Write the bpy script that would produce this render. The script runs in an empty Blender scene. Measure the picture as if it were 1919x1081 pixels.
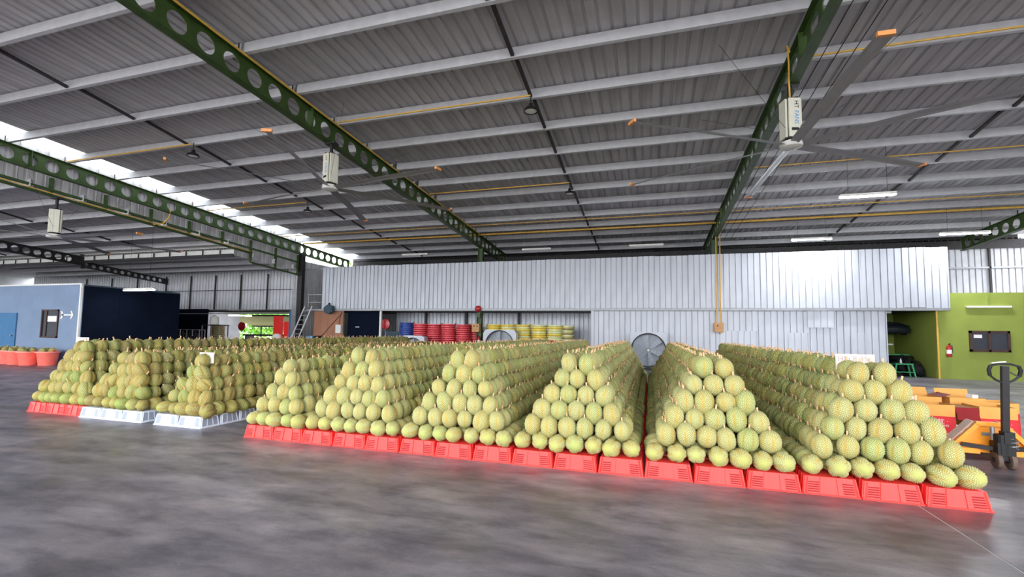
import bpy, bmesh, math, random
import numpy as np
from mathutils import Vector, Matrix, Euler

rnd = random.Random(7)
rng = np.random.default_rng(11)
PI = math.pi
sc = bpy.context.scene
COL = sc.collection

# ------------------------------------------------------------------ camera
cam_d = bpy.data.cameras.new('camera')
cam = bpy.data.objects.new('camera', cam_d)
COL.objects.link(cam)
YAW, PIT, ROL = math.radians(-16.82), math.radians(3.98), math.radians(.807)
fw = Vector((math.sin(YAW) * math.cos(PIT), math.cos(YAW) * math.cos(PIT), math.sin(PIT)))
rt = Vector((math.cos(YAW), -math.sin(YAW), 0))
up = rt.cross(fw)
r2 = rt * math.cos(ROL) + up * math.sin(ROL)
u2 = up * math.cos(ROL) - rt * math.sin(ROL)
cam.matrix_world = Matrix(((r2.x, u2.x, -fw.x, 0), (r2.y, u2.y, -fw.y, 0), (r2.z, u2.z, -fw.z, 1.6), (0, 0, 0, 1)))
cam_d.sensor_fit = 'HORIZONTAL'
cam_d.sensor_width = 36
cam_d.lens = 36 * 857 / 1919
cam_d.shift_y = 22.6 / 1919
cam_d.clip_start = .05
cam_d.clip_end = 400
sc.camera = cam

# ------------------------------------------------------------------ world (overcast daylight) and exposure
w = bpy.data.worlds.new('overcast_sky')
sc.world = w
w.use_nodes = True
bg = w.node_tree.nodes['Background']
bg.inputs[0].default_value = (.95, .97, 1.0, 1)
bg.inputs[1].default_value = 2.6
sc.view_settings.view_transform = 'Standard'
sc.view_settings.look = 'None'
sc.view_settings.gamma = 1
sc.view_settings.use_curve_mapping = False
sc.view_settings.exposure = 1.5
sc.cycles.max_bounces = 8
sc.cycles.diffuse_bounces = 5
sc.cycles.glossy_bounces = 3
sc.cycles.sample_clamp_indirect = 6
TUBE_EMIT = 130

# ------------------------------------------------------------------ helpers
def S(*c):
    c = c[0] if len(c) == 1 else c
    return tuple(((v / 255) / 12.92 if v / 255 <= .04045 else ((v / 255 + .055) / 1.055) ** 2.4) for v in c)

def mat(name, col, rough=.6, metal=0., var=.12, scale=6., bump=0., bscale=60., spec=.4, stretch=None, dark=None):
    m = bpy.data.materials.new(name)
    m.use_nodes = True
    nt = m.node_tree
    b = nt.nodes['Principled BSDF']
    b.inputs['Roughness'].default_value = rough
    b.inputs['Metallic'].default_value = metal
    b.inputs['Specular IOR Level'].default_value = spec
    tc = nt.nodes.new('ShaderNodeTexCoord')
    src = tc.outputs['Object']
    if stretch:
        mp = nt.nodes.new('ShaderNodeMapping')
        mp.inputs['Scale'].default_value = stretch
        nt.links.new(src, mp.inputs[0])
        src = mp.outputs[0]
    n = nt.nodes.new('ShaderNodeTexNoise')
    n.inputs['Scale'].default_value = scale
    n.inputs['Detail'].default_value = 5
    nt.links.new(src, n.inputs['Vector'])
    r = nt.nodes.new('ShaderNodeValToRGB')
    lo = dark if dark else tuple(v * (1 - var) for v in col)
    hi = tuple(min(1, v * (1 + var)) for v in col)
    r.color_ramp.elements[0].color = (*lo, 1)
    r.color_ramp.elements[1].color = (*hi, 1)
    r.color_ramp.elements[0].position = .32
    r.color_ramp.elements[1].position = .68
    nt.links.new(n.outputs[0], r.inputs[0])
    nt.links.new(r.outputs[0], b.inputs['Base Color'])
    if bump:
        n2 = nt.nodes.new('ShaderNodeTexNoise')
        n2.inputs['Scale'].default_value = bscale
        nt.links.new(tc.outputs['Object'], n2.inputs['Vector'])
        bp = nt.nodes.new('ShaderNodeBump')
        bp.inputs['Strength'].default_value = bump
        bp.inputs['Distance'].default_value = .01
        nt.links.new(n2.outputs[0], bp.inputs['Height'])
        nt.links.new(bp.outputs[0], b.inputs['Normal'])
    return m

def emit(name, col, st):
    m = bpy.data.materials.new(name)
    m.use_nodes = True
    b = m.node_tree.nodes['Principled BSDF']
    b.inputs['Base Color'].default_value = (.8, .8, .8, 1)
    b.inputs['Emission Color'].default_value = (*col, 1)
    b.inputs['Emission Strength'].default_value = st
    return m

class MB:
    """collects geometry for ONE mesh object"""
    def __init__(s):
        s.v, s.f, s.mi = [], [], []
    def add(s, vs, fs, mi=0):
        o = len(s.v)
        s.v += [tuple(v) for v in vs]
        s.f += [tuple(i + o for i in f) for f in fs]
        s.mi += [mi] * len(fs)
        return s
    def box(s, x0, x1, y0, y1, z0, z1, mi=0, M=None):
        vs = [Vector(p) for p in ((x0, y0, z0), (x1, y0, z0), (x1, y1, z0), (x0, y1, z0), (x0, y0, z1), (x1, y0, z1), (x1, y1, z1), (x0, y1, z1))]
        if M is not None:
            vs = [M @ v for v in vs]
        return s.add(vs, [(3, 2, 1, 0), (4, 5, 6, 7), (0, 1, 5, 4), (1, 2, 6, 5), (2, 3, 7, 6), (3, 0, 4, 7)], mi)
    def frus(s, bx, by, tx, ty, z0, z1, cx=0, cy=0, mi=0):
        vs = [(cx - bx, cy - by, z0), (cx + bx, cy - by, z0), (cx + bx, cy + by, z0), (cx - bx, cy + by, z0), (cx - tx, cy - ty, z1), (cx + tx, cy - ty, z1), (cx + tx, cy + ty, z1), (cx - tx, cy + ty, z1)]
        return s.add(vs, [(3, 2, 1, 0), (4, 5, 6, 7), (0, 1, 5, 4), (1, 2, 6, 5), (2, 3, 7, 6), (3, 0, 4, 7)], mi)
    def bar(s, a, b, w_, h_, mi=0, upv=(0, 0, 1)):
        a, b = Vector(a), Vector(b)
        d = (b - a).normalized()
        u = Vector(upv)
        if abs(d.dot(u)) > .98:
            u = Vector((0, 1, 0))
        x = d.cross(u).normalized()
        u = x.cross(d)
        vs = []
        for p in (a, b):
            for i, j in ((-1, -1), (1, -1), (1, 1), (-1, 1)):
                vs.append(p + x * (i * w_ / 2) + u * (j * h_ / 2))
        return s.add(vs, [(0, 1, 2, 3), (7, 6, 5, 4), (0, 4, 5, 1), (1, 5, 6, 2), (2, 6, 7, 3), (3, 7, 4, 0)], mi)
    def tube(s, pts, r, n=8, mi=0, closed=False, caps=True):
        pts = [Vector(p) for p in pts]
        rings = []
        prev = None
        N = len(pts)
        for i, p in enumerate(pts):
            a = pts[(i - 1) % N] if (i > 0 or closed) else p
            b = pts[(i + 1) % N] if (i < N - 1 or closed) else p
            d = (b - a).normalized()
            if prev is None:
                x = d.orthogonal().normalized()
            else:
                x = (prev - d * prev.dot(d)).normalized()
            prev = x
            y = d.cross(x)
            rr = r[i] if isinstance(r, (list, tuple)) else r
            rings.append([p + x * (rr * math.cos(2 * PI * k / n)) + y * (rr * math.sin(2 * PI * k / n)) for k in range(n)])
        vs = [v for rg in rings for v in rg]
        fs = []
        for i in range(N if closed else N - 1):
            j = (i + 1) % N
            for k in range(n):
                k2 = (k + 1) % n
                fs.append((i * n + k, i * n + k2, j * n + k2, j * n + k))
        if caps and not closed:
            fs.append(tuple(reversed(range(n))))
            fs.append(tuple((N - 1) * n + k for k in range(n)))
        return s.add(vs, fs, mi)
    def lathe(s, prof, n=24, mi=0, c=(0, 0, 0), axis='z'):
        vs = []
        for r, z in prof:
            for k in range(n):
                a = 2 * PI * k / n
                p = (r * math.cos(a), r * math.sin(a), z)
                if axis == 'y':
                    p = (p[0], z, p[1])
                elif axis == 'x':
                    p = (z, p[0], p[1])
                vs.append((p[0] + c[0], p[1] + c[1], p[2] + c[2]))
        fs = []
        for i in range(len(prof) - 1):
            for k in range(n):
                k2 = (k + 1) % n
                f = (i * n + k, i * n + k2, (i + 1) * n + k2, (i + 1) * n + k)
                fs.append(f)
        return s.add(vs, fs, mi)
    def prism(s, poly, off, mi=0):
        n = len(poly)
        off = Vector(off)
        vs = [Vector(p) for p in poly] + [Vector(p) + off for p in poly]
        fs = [tuple(reversed(range(n))), tuple(range(n, 2 * n))] + [(i, (i + 1) % n, n + (i + 1) % n, n + i) for i in range(n)]
        return s.add(vs, fs, mi)
    def mesh(s, name, mats, smooth=False):
        me = bpy.data.meshes.new(name)
        me.from_pydata(s.v, [], s.f)
        mats = mats if isinstance(mats, (list, tuple)) else [mats]
        for m in mats:
            me.materials.append(m)
        if len(mats) > 1:
            me.polygons.foreach_set('material_index', s.mi)
        bm = bmesh.new()
        bm.from_mesh(me)
        bmesh.ops.recalc_face_normals(bm, faces=bm.faces)
        bm.to_mesh(me)
        bm.free()
        if smooth:
            me.polygons.foreach_set('use_smooth', [True] * len(me.polygons))
            me.set_sharp_from_angle(angle=math.radians(40))
        me.update()
        return me
    def obj(s, name, mats, parent=None, loc=None, smooth=False, rz=0):
        return link(name, s.mesh(name, mats, smooth), parent, loc, rz)

def link(name, me, parent=None, loc=None, rz=0):
    o = bpy.data.objects.new(name, me)
    COL.objects.link(o)
    if parent is not None:
        o.parent = parent
    if loc is not None:
        o.location = loc
    if rz:
        o.rotation_euler = (0, 0, rz)
    return o

def tag(o, label, cat, group=None, kind=None):
    o['label'] = label
    o['category'] = cat
    if group:
        o['group'] = group
    if kind:
        o['kind'] = kind
    return o

def thing(name, label, cat, loc=(0, 0, 0), rz=0, group=None):
    o = link(name, None, None, loc, rz)
    return tag(o, label, cat, group)

def struct(o):
    o['kind'] = 'structure'
    return o

def cylz(m, x, y, z0, z1, r, n=16, mi=0):
    return m.lathe([(0, z0), (r, z0), (r, z1), (0, z1)], n, mi, (x, y, 0))

def text_mesh(name, body, size, m, extrude=.0008):
    cu = bpy.data.curves.new(name, 'FONT')
    cu.body = body
    cu.size = size
    cu.align_x = 'CENTER'
    cu.align_y = 'CENTER'
    cu.extrude = extrude
    cu.resolution_u = 2
    t = bpy.data.objects.new(name, cu)
    COL.objects.link(t)
    bpy.context.view_layer.update()
    me = bpy.data.meshes.new_from_object(t.evaluated_get(bpy.context.evaluated_depsgraph_get()))
    bpy.data.objects.remove(t)
    me.materials.clear()
    me.materials.append(m)
    me.name = name
    return me

ORD = ['zeroth', 'first', 'second', 'third', 'fourth', 'fifth', 'sixth', 'seventh', 'eighth', 'ninth', 'tenth', 'eleventh', 'twelfth', 'thirteenth', 'fourteenth', 'fifteenth', 'sixteenth', 'seventeenth', 'eighteenth', 'nineteenth', 'twentieth']

# ------------------------------------------------------------------ materials
M = {}
M['roof'] = mat('galvanised roof sheet', S(182, 180, 183), .6, 0, .2, 1.2, stretch=(2.5, .25, 1))
M['purlin'] = mat('galvanised purlin', S(198, 198, 203), .5, 0, .06, 5)
M['sheet'] = mat('silver wall sheet', S(190, 194, 203), .42, .12, .1, 1.6, stretch=(1.2, 1, .35), bump=.15, bscale=9)
M['sheet_back'] = mat('rear wall sheet', S(198, 200, 206), .5, .1, .12, 1.4)
M['green_steel'] = mat('green painted steel', S(50, 74, 24), .5, 0, .22, 4, spec=.5)
M['dark_steel'] = mat('dark steel', S(46, 44, 46), .5, .2, .2, 6)
M['grey_steel'] = mat('grey steel', S(150, 152, 156), .45, .5, .1, 6)
M['tie'] = mat('dark tie bar', S(62, 58, 60), .6, .2, .2, 8)
M['yellow_pipe'] = mat('yellow conduit', S(216, 172, 74), .5, 0, .1, 8)
M['white_paint'] = mat('white paint', S(228, 228, 224), .45, 0, .05, 4)
M['cream'] = mat('cream plastic', S(214, 212, 196), .4, 0, .05, 5)
M['black'] = mat('black rubber', S(26, 26, 28), .55, 0, .2, 10)
M['blade'] = mat('fan blade', S(150, 148, 150), .4, .4, .06, 4)
M['tip'] = mat('orange blade tip', S(222, 150, 88), .5, 0, .06, 6)
M['red_plastic'] = mat('red crate plastic', S(250, 62, 56), .42, 0, .06, 5, spec=.45)
M['white_plastic'] = mat('white crate plastic', S(214, 222, 236), .42, 0, .05, 5)
M['crate_gap'] = mat('crate slot red', S(150, 22, 26), .6, 0, .08, 5)
M['crate_gap_w'] = mat('crate slot grey', S(150, 158, 178), .6, 0, .08, 5)
M['stem'] = mat('durian stem', S(226, 182, 138), .7, 0, .12, 40)
M['card'] = mat('pale cardboard', S(238, 214, 202), .8, 0, .05, 12)
M['paper'] = mat('white paper', S(244, 240, 240), .7, 0, .03, 10)
M['ink'] = mat('faded ink', S(176, 160, 158), .8, 0, .1, 30)
M['box_orange'] = mat('orange carton', S(228, 168, 88), .7, 0, .06, 6)
M['box_red'] = mat('red print', S(216, 44, 52), .65, 0, .06, 6)
M['box_dark'] = mat('dark red carton', S(140, 18, 24), .7, 0, .08, 6)
M['box_in'] = mat('carton inside', S(186, 126, 70), .8, 0, .1, 8)
M['print_white'] = mat('white print', S(250, 232, 236), .6, 0, .02, 6)
M['truck'] = mat('pallet truck paint', S(248, 160, 44), .38, 0, .07, 6, spec=.5)
M['wheel'] = mat('grimy wheel', S(104, 88, 78), .6, 0, .2, 12)
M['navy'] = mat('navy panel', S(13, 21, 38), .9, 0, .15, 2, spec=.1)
M['light_blue'] = mat('light blue wall', S(122, 142, 170), .65, 0, .06, 1.5)
M['blue_door'] = mat('blue door', S(64, 116, 160), .6, 0, .08, 3)
M['lime'] = mat('lime green wall', S(142, 156, 70), .7, 0, .06, 1.5)
M['brown_frame'] = mat('brown frame', S(72, 50, 44), .5, 0, .12, 8)
M['ply'] = mat('brown plywood', S(164, 116, 92), .7, 0, .14, 2.2, stretch=(1, 1, .4))
M['red_basket'] = mat('red basket', S(186, 34, 50), .45, 0, .08, 6)
M['pink_basket'] = mat('coral basket', S(250, 112, 98), .45, 0, .08, 6)
M['yellow_basket'] = mat('yellow basket', S(218, 186, 44), .5, 0, .12, 6)
M['pale_basket'] = mat('faded yellow basket', S(206, 206, 130), .5, 0, .12, 6)
M['blue_basket'] = mat('blue basket', S(36, 60, 132), .45, 0, .1, 6)
M['olive_basket'] = mat('olive basket', S(150, 136, 86), .6, 0, .14, 6)
M['red_gloss'] = mat('red enamel', S(176, 24, 34), .3, 0, .08, 8, spec=.6)
M['tan_box'] = mat('tan box', S(196, 150, 104), .6, 0, .08, 8)
M['teal'] = mat('dark teal', S(34, 70, 80), .5, 0, .15, 8)
M['bright_blue'] = mat('bright blue paint', S(50, 140, 200), .45, 0, .08, 8)
M['green_stool'] = mat('green plastic', S(52, 150, 96), .5, 0, .06, 8)
M['filler'] = mat('joint filler', S(196, 192, 192), .8, 0, .15, 4)
M['leaf'] = mat('leaf', S(120, 176, 60), .6, 0, .35, 3)
M['tarp'] = mat('dark tarpaulin', S(24, 30, 40), .4, 0, .2, 5)
M['tube_on'] = emit('lit tube', (.93, .97, 1.0), TUBE_EMIT)
M['tube_dim'] = emit('lit weaker tube', (.93, .97, 1.0), 14)
M['fan_grey'] = mat('fan grey', S(172, 180, 190), .5, 0, .1, 4)
M['slate'] = mat('slate sheet', S(64, 82, 96), .6, .1, .1, 3)

g = bpy.data.materials.new('window glass')
g.use_nodes = True
gb = g.node_tree.nodes['Principled BSDF']
gb.inputs['Base Color'].default_value = (.02, .025, .035, 1)
gb.inputs['Roughness'].default_value = .06
gb.inputs['Specular IOR Level'].default_value = .8
M['glass'] = g

g = bpy.data.materials.new('translucent roof sheet')
g.use_nodes = True
nt = g.node_tree
out = nt.nodes['Material Output']
tr = nt.nodes.new('ShaderNodeBsdfTranslucent')
tr.inputs[0].default_value = (.4, .42, .44, 1)
tp = nt.nodes.new('ShaderNodeBsdfTransparent')
tp.inputs[0].default_value = (.9, .93, .95, 1)
mx = nt.nodes.new('ShaderNodeMixShader')
mx.inputs[0].default_value = .06
nt.links.new(tr.outputs[0], mx.inputs[1])
nt.links.new(tp.outputs[0], mx.inputs[2])
nt.links.new(mx.outputs[0], out.inputs[0])
M['skylight'] = g

# polished concrete
def concrete(name):
    m = bpy.data.materials.new(name)
    m.use_nodes = True
    nt = m.node_tree
    b = nt.nodes['Principled BSDF']
    geo = nt.nodes.new('ShaderNodeNewGeometry')
    def noise(sc_, det, dist=0, stretch=(1, 1, 1)):
        mp = nt.nodes.new('ShaderNodeMapping')
        mp.inputs['Scale'].default_value = stretch
        nt.links.new(geo.outputs['Position'], mp.inputs[0])
        n = nt.nodes.new('ShaderNodeTexNoise')
        n.inputs['Scale'].default_value = sc_
        n.inputs['Detail'].default_value = det
        n.inputs['Distortion'].default_value = dist * .3
        n.inputs['Roughness'].default_value = .66
        nt.links.new(mp.outputs[0], n.inputs['Vector'])
        return n.outputs[0]
    def ramp(src, stops):
        r = nt.nodes.new('ShaderNodeValToRGB')
        e = r.color_ramp.elements
        while len(e) < len(stops):
            e.new(.5)
        for el, (p, c) in zip(e, stops):
            el.position = p
            el.color = (*c, 1)
        nt.links.new(src, r.inputs[0])
        return r.outputs[0]
    def mix(a, b_, f, mode='MIX'):
        x = nt.nodes.new('ShaderNodeMix')
        x.data_type = 'RGBA'
        x.blend_type = mode
        if isinstance(f, float):
            x.inputs[0].default_value = f
        else:
            nt.links.new(f, x.inputs[0])
        nt.links.new(a, x.inputs[6])
        nt.links.new(b_, x.inputs[7])
        return x.outputs[2]
    big = ramp(noise(.55, 6, .6, (.6, 1.3, 1)), [(.36, S(88, 84, 90)), (.52, S(124, 119, 125)), (.66, S(152, 146, 150))])
    med = ramp(noise(2.6, 10, 1.0, (.55, 1.5, 1)), [(.36, (.58, .58, .63)), (.52, (.98, .98, 1)), (.68, (1.3, 1.26, 1.24))])
    fine = ramp(noise(60, 4), [(.3, (.88, .88, .88)), (.7, (1.1, 1.1, 1.1))])
    warm = ramp(noise(1.1, 5, .8), [(.55, (1, 1, 1)), (.75, (1.1, 1.03, .96))])
    c = mix(mix(mix(big, med, 1.0, 'MULTIPLY'), fine, 1.0, 'MULTIPLY'), warm, 1.0, 'MULTIPLY')
    sp = ramp(noise(38, 2), [(.735, (0, 0, 0)), (.76, (1, 1, 1))])
    spm = nt.nodes.new('ShaderNodeRGB')
    spm.outputs[0].default_value = (*S(190, 186, 182), 1)
    c = mix(c, spm.outputs[0], sp)
    nt.links.new(c, b.inputs['Base Color'])
    rr = ramp(noise(1.6, 6, .8), [(.3, (.3, .3, .3)), (.7, (.5, .5, .5))])
    nt.links.new(rr, b.inputs['Roughness'])
    b.inputs['Specular IOR Level'].default_value = .38
    bp = nt.nodes.new('ShaderNodeBump')
    bp.inputs['Strength'].default_value = .06
    bp.inputs['Distance'].default_value = .01
    nt.links.new(noise(14, 4), bp.inputs['Height'])
    nt.links.new(bp.outputs[0], b.inputs['Normal'])
    return m
M['concrete'] = concrete('polished concrete')

# durian skin: colour attribute (tips, grooves, seams) with a little variation per fruit
def durian_mat(name, per_object):
    m = bpy.data.materials.new(name)
    m.use_nodes = True
    nt = m.node_tree
    b = nt.nodes['Principled BSDF']
    b.inputs['Roughness'].default_value = .62
    b.inputs['Specular IOR Level'].default_value = .3
    at = nt.nodes.new('ShaderNodeAttribute')
    at.attribute_name = 'skin'
    src = at.outputs['Color']
    if per_object:
        oi = nt.nodes.new('ShaderNodeObjectInfo')
        r = nt.nodes.new('ShaderNodeValToRGB')
        e = r.color_ramp.elements
        e.new(.35); e.new(.7)
        for el, (p, c) in zip(e, per_object):
            el.position = p
            el.color = (*c, 1)
        nt.links.new(oi.outputs['Random'], r.inputs[0])
        x = nt.nodes.new('ShaderNodeMix')
        x.data_type = 'RGBA'
        x.blend_type = 'MULTIPLY'
        x.inputs[0].default_value = 1
        nt.links.new(src, x.inputs[6])
        nt.links.new(r.outputs[0], x.inputs[7])
        src = x.outputs[2]
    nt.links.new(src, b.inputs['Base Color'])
    return m
M['durian'] = durian_mat('durian skin', [(0, (.88, .98, .84)), (.35, (1, 1, 1)), (.7, (1.04, 1.0, .9)), (1, (1.0, .93, .84))])
M['durian_old'] = durian_mat('mature durian skin', [(0, (.6, .74, .5)), (.35, (.8, .8, .68)), (.7, (.86, .76, .56)), (1, (.7, .6, .54))])
M['durian_mass'] = durian_mat('durian skin in the rows', None)

# ================================================================== STRUCTURE
# floor slabs with open joints
base = struct(MB().box(-60, 22, -12, 34, -.2, -.003).obj('floor', M['filler']))
xs = [-60, -50.8, -40.15, -29.5, -18.85, -8.2, 2.45, 13.1, 22]
ys = [-12, 2.0, 34]
for i in range(len(xs) - 1):
    for j in range(len(ys) - 1):
        if j == 0:
            MB().box(xs[i] + .008, xs[i + 1] - .008, ys[0], ys[1], -.003, 0).obj('floor_slab', M['concrete'], base)
        else:
            MB().box(xs[i] + .008, xs[i + 1] - .008, ys[1], ys[2], -.003, 0).obj('floor_slab', M['concrete'], base)
yard = struct(MB().box(-150, 150, -120, 150, -.4, -.21).obj('floor_yard', mat('outdoor ground', S(150, 148, 140), .9, 0, .1, .5)))

def corr_mesh(name, width, length, pitch, depth, rib, m, axis):
    """one trapezoid-ribbed sheet. axis 'roof': ribs run along local +Y, ribs stand up (+Z). 'wall': ribs run along +Z, proud towards -Y"""
    mb = MB()
    n = int(round(width / pitch))
    pr = []
    for i in range(n):
        x = i * pitch
        pr += [(x, 0), (x + pitch - rib * 1.6, 0), (x + pitch - rib * 1.25, depth), (x + pitch - rib * .35, depth)]
    pr.append((n * pitch, 0))
    pr.append((n * pitch + .03, -.002 if axis == 'roof' else 0))
    vs, fs = [], []
    for x, d in pr:
        if axis == 'roof':
            vs += [(x, 0, d), (x, length, d)]
        else:
            vs += [(x, d, 0), (x, d, length)]
    for i in range(len(pr) - 1):
        fs.append((2 * i, 2 * i + 2, 2 * i + 3, 2 * i + 1))
    mb.add(vs, fs)
    return mb.mesh(name, m)

# ---- main roof
SL = .063
ZR = lambda y: 8.32 - SL * y           # underside of the roof sheets
ZP = lambda y: 8.05 - SL * y           # underside of the purlins
ZB = lambda y: 7.72 - SL * y           # centre line of the green rafters
Y0R, Y1R = -7.0, 27.4  # roof carried far behind the camera, unseen, to cut sky light on the floor
Lr = (Y1R - Y0R) / math.cos(math.atan(SL))
roof = struct(MB().box(-19.9, 16.6, 27.2, 27.4, ZR(27.3) - .28, ZR(27.3)).obj('ceiling', M['dark_steel']))
pitch = .25
sh = corr_mesh('roof_sheet', .75, Lr, pitch, .035, .05, M['roof'], 'roof')
sk = corr_mesh('roof_skylight', .75, Lr, pitch, .035, .05, M['skylight'], 'roof')
x = -19.65
k = 0
while x < 16.4:
    o = link('skylight_sheet' if k == 0 else 'roof_sheet', sk if k == 0 else sh, roof, (x, Y0R, ZR(Y0R) + .0015 * (k % 2)))
    o.rotation_euler = (-math.atan(SL), 0, 0)
    x += .75
    k += 1
# purlins: channel section across each bay
def purlin_mesh(L, h=.235, wd=.09):
    mb = MB()
    mb.box(0, L, 0, .012, 0, h)
    mb.box(0, L, .012, wd, 0, .01)
    mb.box(0, L, .012, wd, h - .01, h)
    mb.box(0, L, wd - .01, wd, 0, .03)
    return mb.mesh('purlin', M['purlin'])
RX = [-19.75, -8.5, 2.85, 14.15]
PY = [5.85 + 1.575 * i for i in range(-8, 14)]
pm = purlin_mesh(11.33)
pm2 = purlin_mesh(2.4)
for y in PY:
    for i in range(3):
        o = link('purlin', pm, roof, (RX[i] + .0, y, ZP(y)))
        o.rotation_euler = (-math.atan(SL), 0, 0)
    link('purlin', pm2, roof, (RX[3], y, ZP(y)))
# tie bars between the purlins at mid bay
for xm in (-14.05, -2.78, 8.45):
    for a, b in zip(PY[:-1], PY[1:]):
        MB().bar((xm, a + .05, ZP(a) + .16), (xm, b - .02, ZP(b) + .04), .075, .06).obj('tie_bar', M['tie'], roof)

# ---- castellated rafters
def rafter_mesh(name, y0, y1, zc, slope, hh, hole, pit, m, fl=.2, phase=0.):
    """I-beam along Y with round holes in the web; z = zc - slope*y"""
    mb = MB()
    z = lambda y, d: zc - slope * y + d
    t = .008
    n = int((y1 - y0) / pit)
    for sx in (-t, t):
        for i in range(n):
            ya = y0 + i * pit
            yc = ya + pit / 2
            K = 20
            inn, outr = [], []
            for k in range(K):
                a = 2 * PI * k / K + PI / 4
                c, s_ = math.cos(a), math.sin(a)
                inn.append((sx, yc + hole * c, z(yc + hole * c, hole * s_)))
                q = max(abs(c) / (pit / 2), abs(s_) / hh)
                yy = yc + c / q
                outr.append((sx, yy, z(yy, s_ / q)))
            mb.add(inn + outr, [(k, (k + 1) % K, K + (k + 1) % K, K + k) for k in range(K)])
    for i in range(n):     # rim of each hole
        yc = y0 + i * pit + pit / 2
        K = 20
        ring = []
        for sx in (-t, t):
            ring += [(sx, yc + hole * math.cos(2 * PI * k / K), z(yc + hole * math.cos(2 * PI * k / K), hole * math.sin(2 * PI * k / K))) for k in range(K)]
        mb.add(ring, [(k, (k + 1) % K, K + (k + 1) % K, K + k) for k in range(K)])
    ye = y0 + n * pit
    if y1 - ye > .02:
        mb.bar((0, ye, z(ye, 0)), (0, y1, z(y1, 0)), 2 * t, 2 * hh)
    me = mb.mesh(name, m)
    f2 = MB()
    f2.bar((0, y0, z(y0, -hh)), (0, y1, z(y1, -hh)), fl, .016)
    fb = f2.mesh('bottom_flange', m)
    f3 = MB()
    f3.bar((0, y0, z(y0, hh)), (0, y1, z(y1, hh)), fl, .016)
    ft = f3.mesh('top_flange', m)
    return me, fb, ft
wm, fbm, ftm = rafter_mesh('web', -6.7, 26.6, 7.72, SL, .3, .2, .5925, M['green_steel'])
rl = ['green holed roof beam bounding the left bay above the lattice', 'green holed roof beam running from top left past the middle fan', 'green holed roof beam carrying the large fan on the right', 'dark holed roof beam end at the far right edge']
for xr, lab in zip(RX, rl):
    r = thing('roof_beam', lab, 'beam', (xr, 0, 0), 0, 'green holed roof beams')
    link('web', wm, r)
    link('bottom_flange', fbm, r)
    link('top_flange', ftm, r)
    for yk in ((9.6, 19.9) if xr > -19 else (9.6,)):
        MB().bar((0, yk, ZB(yk) - .3), (0, yk, ZB(yk) + .3), .19, .02).obj('stiffener', M['green_steel'], r)
    for y in PY:
        if 0 < y < 26:
            MB().box(-.02, .02, y - .06, y - .05, ZB(y) + .3, ZB(y) + .52).obj('purlin_cleat', M['tie'], r)
# green column under the middle rafter, two visible pieces
c = thing('steel_column', 'green steel column below the bell between the basket stacks', 'column', (-8.55, 22.5, 0))
MB().box(-.13, .13, -.02, .02, 0, 6.0).box(-.13, -.11, -.12, .12, 0, 6.0).box(.11, .13, -.12, .12, 0, 6.0).obj('shaft', M['green_steel'], c)
MB().box(-.2, .2, -.2, .2, 0, .02).obj('base_plate', M['green_steel'], c)
c = thing('steel_column', 'green steel column top behind the yellow conduits on the silver wall', 'column', (2.85, 22.6, 0))
MB().box(-.13, .13, -.02, .02, 0, 6.0).box(-.13, -.11, -.12, .12, 0, 6.0).box(.11, .13, -.12, .12, 0, 6.0).obj('shaft', M['green_steel'], c)
MB().box(-.2, .2, -.2, .2, 0, .02).obj('base_plate', M['green_steel'], c)

# ---- lattice girder, fascia under the left rafter
gd = thing('lattice_girder', 'green lattice girder with corrugated infill under the left roof beam', 'girder', (-19.75, 0, 0))
zl = lambda y: 6.8 - .07 * y
zu = lambda y: 7.33 - SL * y
MB().bar((0, -6.7, zl(-6.7)), (0, 18.57, zl(18.57)), .1, .08).obj('lower_chord', M['green_steel'], gd)
MB().bar((0, -6.7, zu(-6.7) - .42), (0, 21.8, zu(21.8) - .42), .1, .08).obj('middle_chord', M['green_steel'], gd)
MB().bar((0, 18.57, 5.02), (0, 22.1, 4.78), .1, .08).obj('end_chord', M['green_steel'], gd)
yk = 1.9
while yk < 22:
    zb = zl(yk) if yk < 18.5 else 5.02 - .07 * (yk - 18.57)
    MB().bar((0, yk, zb), (0, yk, zu(yk)), .09, .09).obj('post', M['green_steel'], gd)
    yk += 1.66
fs = corr_mesh('fascia_sheet', .75, 1.36, .25, .03, .06, M['roof'], 'wall')
fs2 = corr_mesh('fascia_sheet', .75, .56, .25, .03, .06, M['roof'], 'wall')
y = -6.4
while y < 21.6:
    o = link('fascia_sheet', fs, gd, (-.09, y, zu(y) - .44))
    o.rotation_euler = (0, 0, PI / 2)
    if y >= 17.4:
        o = link('fascia_sheet', fs2, gd, (-.09, y, zu(y) - .98))
        o.rotation_euler = (0, 0, PI / 2)
    y += .75

# ---- lower roof of the left bay
lroof = struct(MB().box(-50, -19.9, 17.62, 17.7, 5.18, 5.3).obj('ceiling_left', M['dark_steel']))
L2 = 24.8
shl = corr_mesh('roof_sheet', .75, L2, pitch, .035, .05, M['roof'], 'roof')
shl2 = corr_mesh('roof_sheet', .75, 5.5, pitch, .035, .05, M['roof'], 'roof')
x = -50
while x < -20.2:
    o = link('roof_sheet', shl, lroof, (x, -6.9, 6.9 + .26 + .07 * 6.9))
    o.rotation_euler = (-math.atan(.07), 0, 0)
    o = link('roof_sheet', shl2, lroof, (x, 17.6, 5.36 + .22))
    o.rotation_euler = (-math.atan(.06), 0, 0)
    x += .75
pl1 = purlin_mesh(11.3)
for i in range(13):
    y = -.9 + 1.5 * i
    if y > 17.4: break
    for xx in (-31.0, -42.3):
        o = link('purlin', pl1, lroof, (xx + .05, y, 6.9 - .07 * y + .0))
for y in (18.6, 20.0, 21.4):
    for xx in (-31.0, -42.3):
        o = link('purlin', pl1, lroof, (xx + .05, y, 5.33 - .06 * (y - 17.7)))
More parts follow.
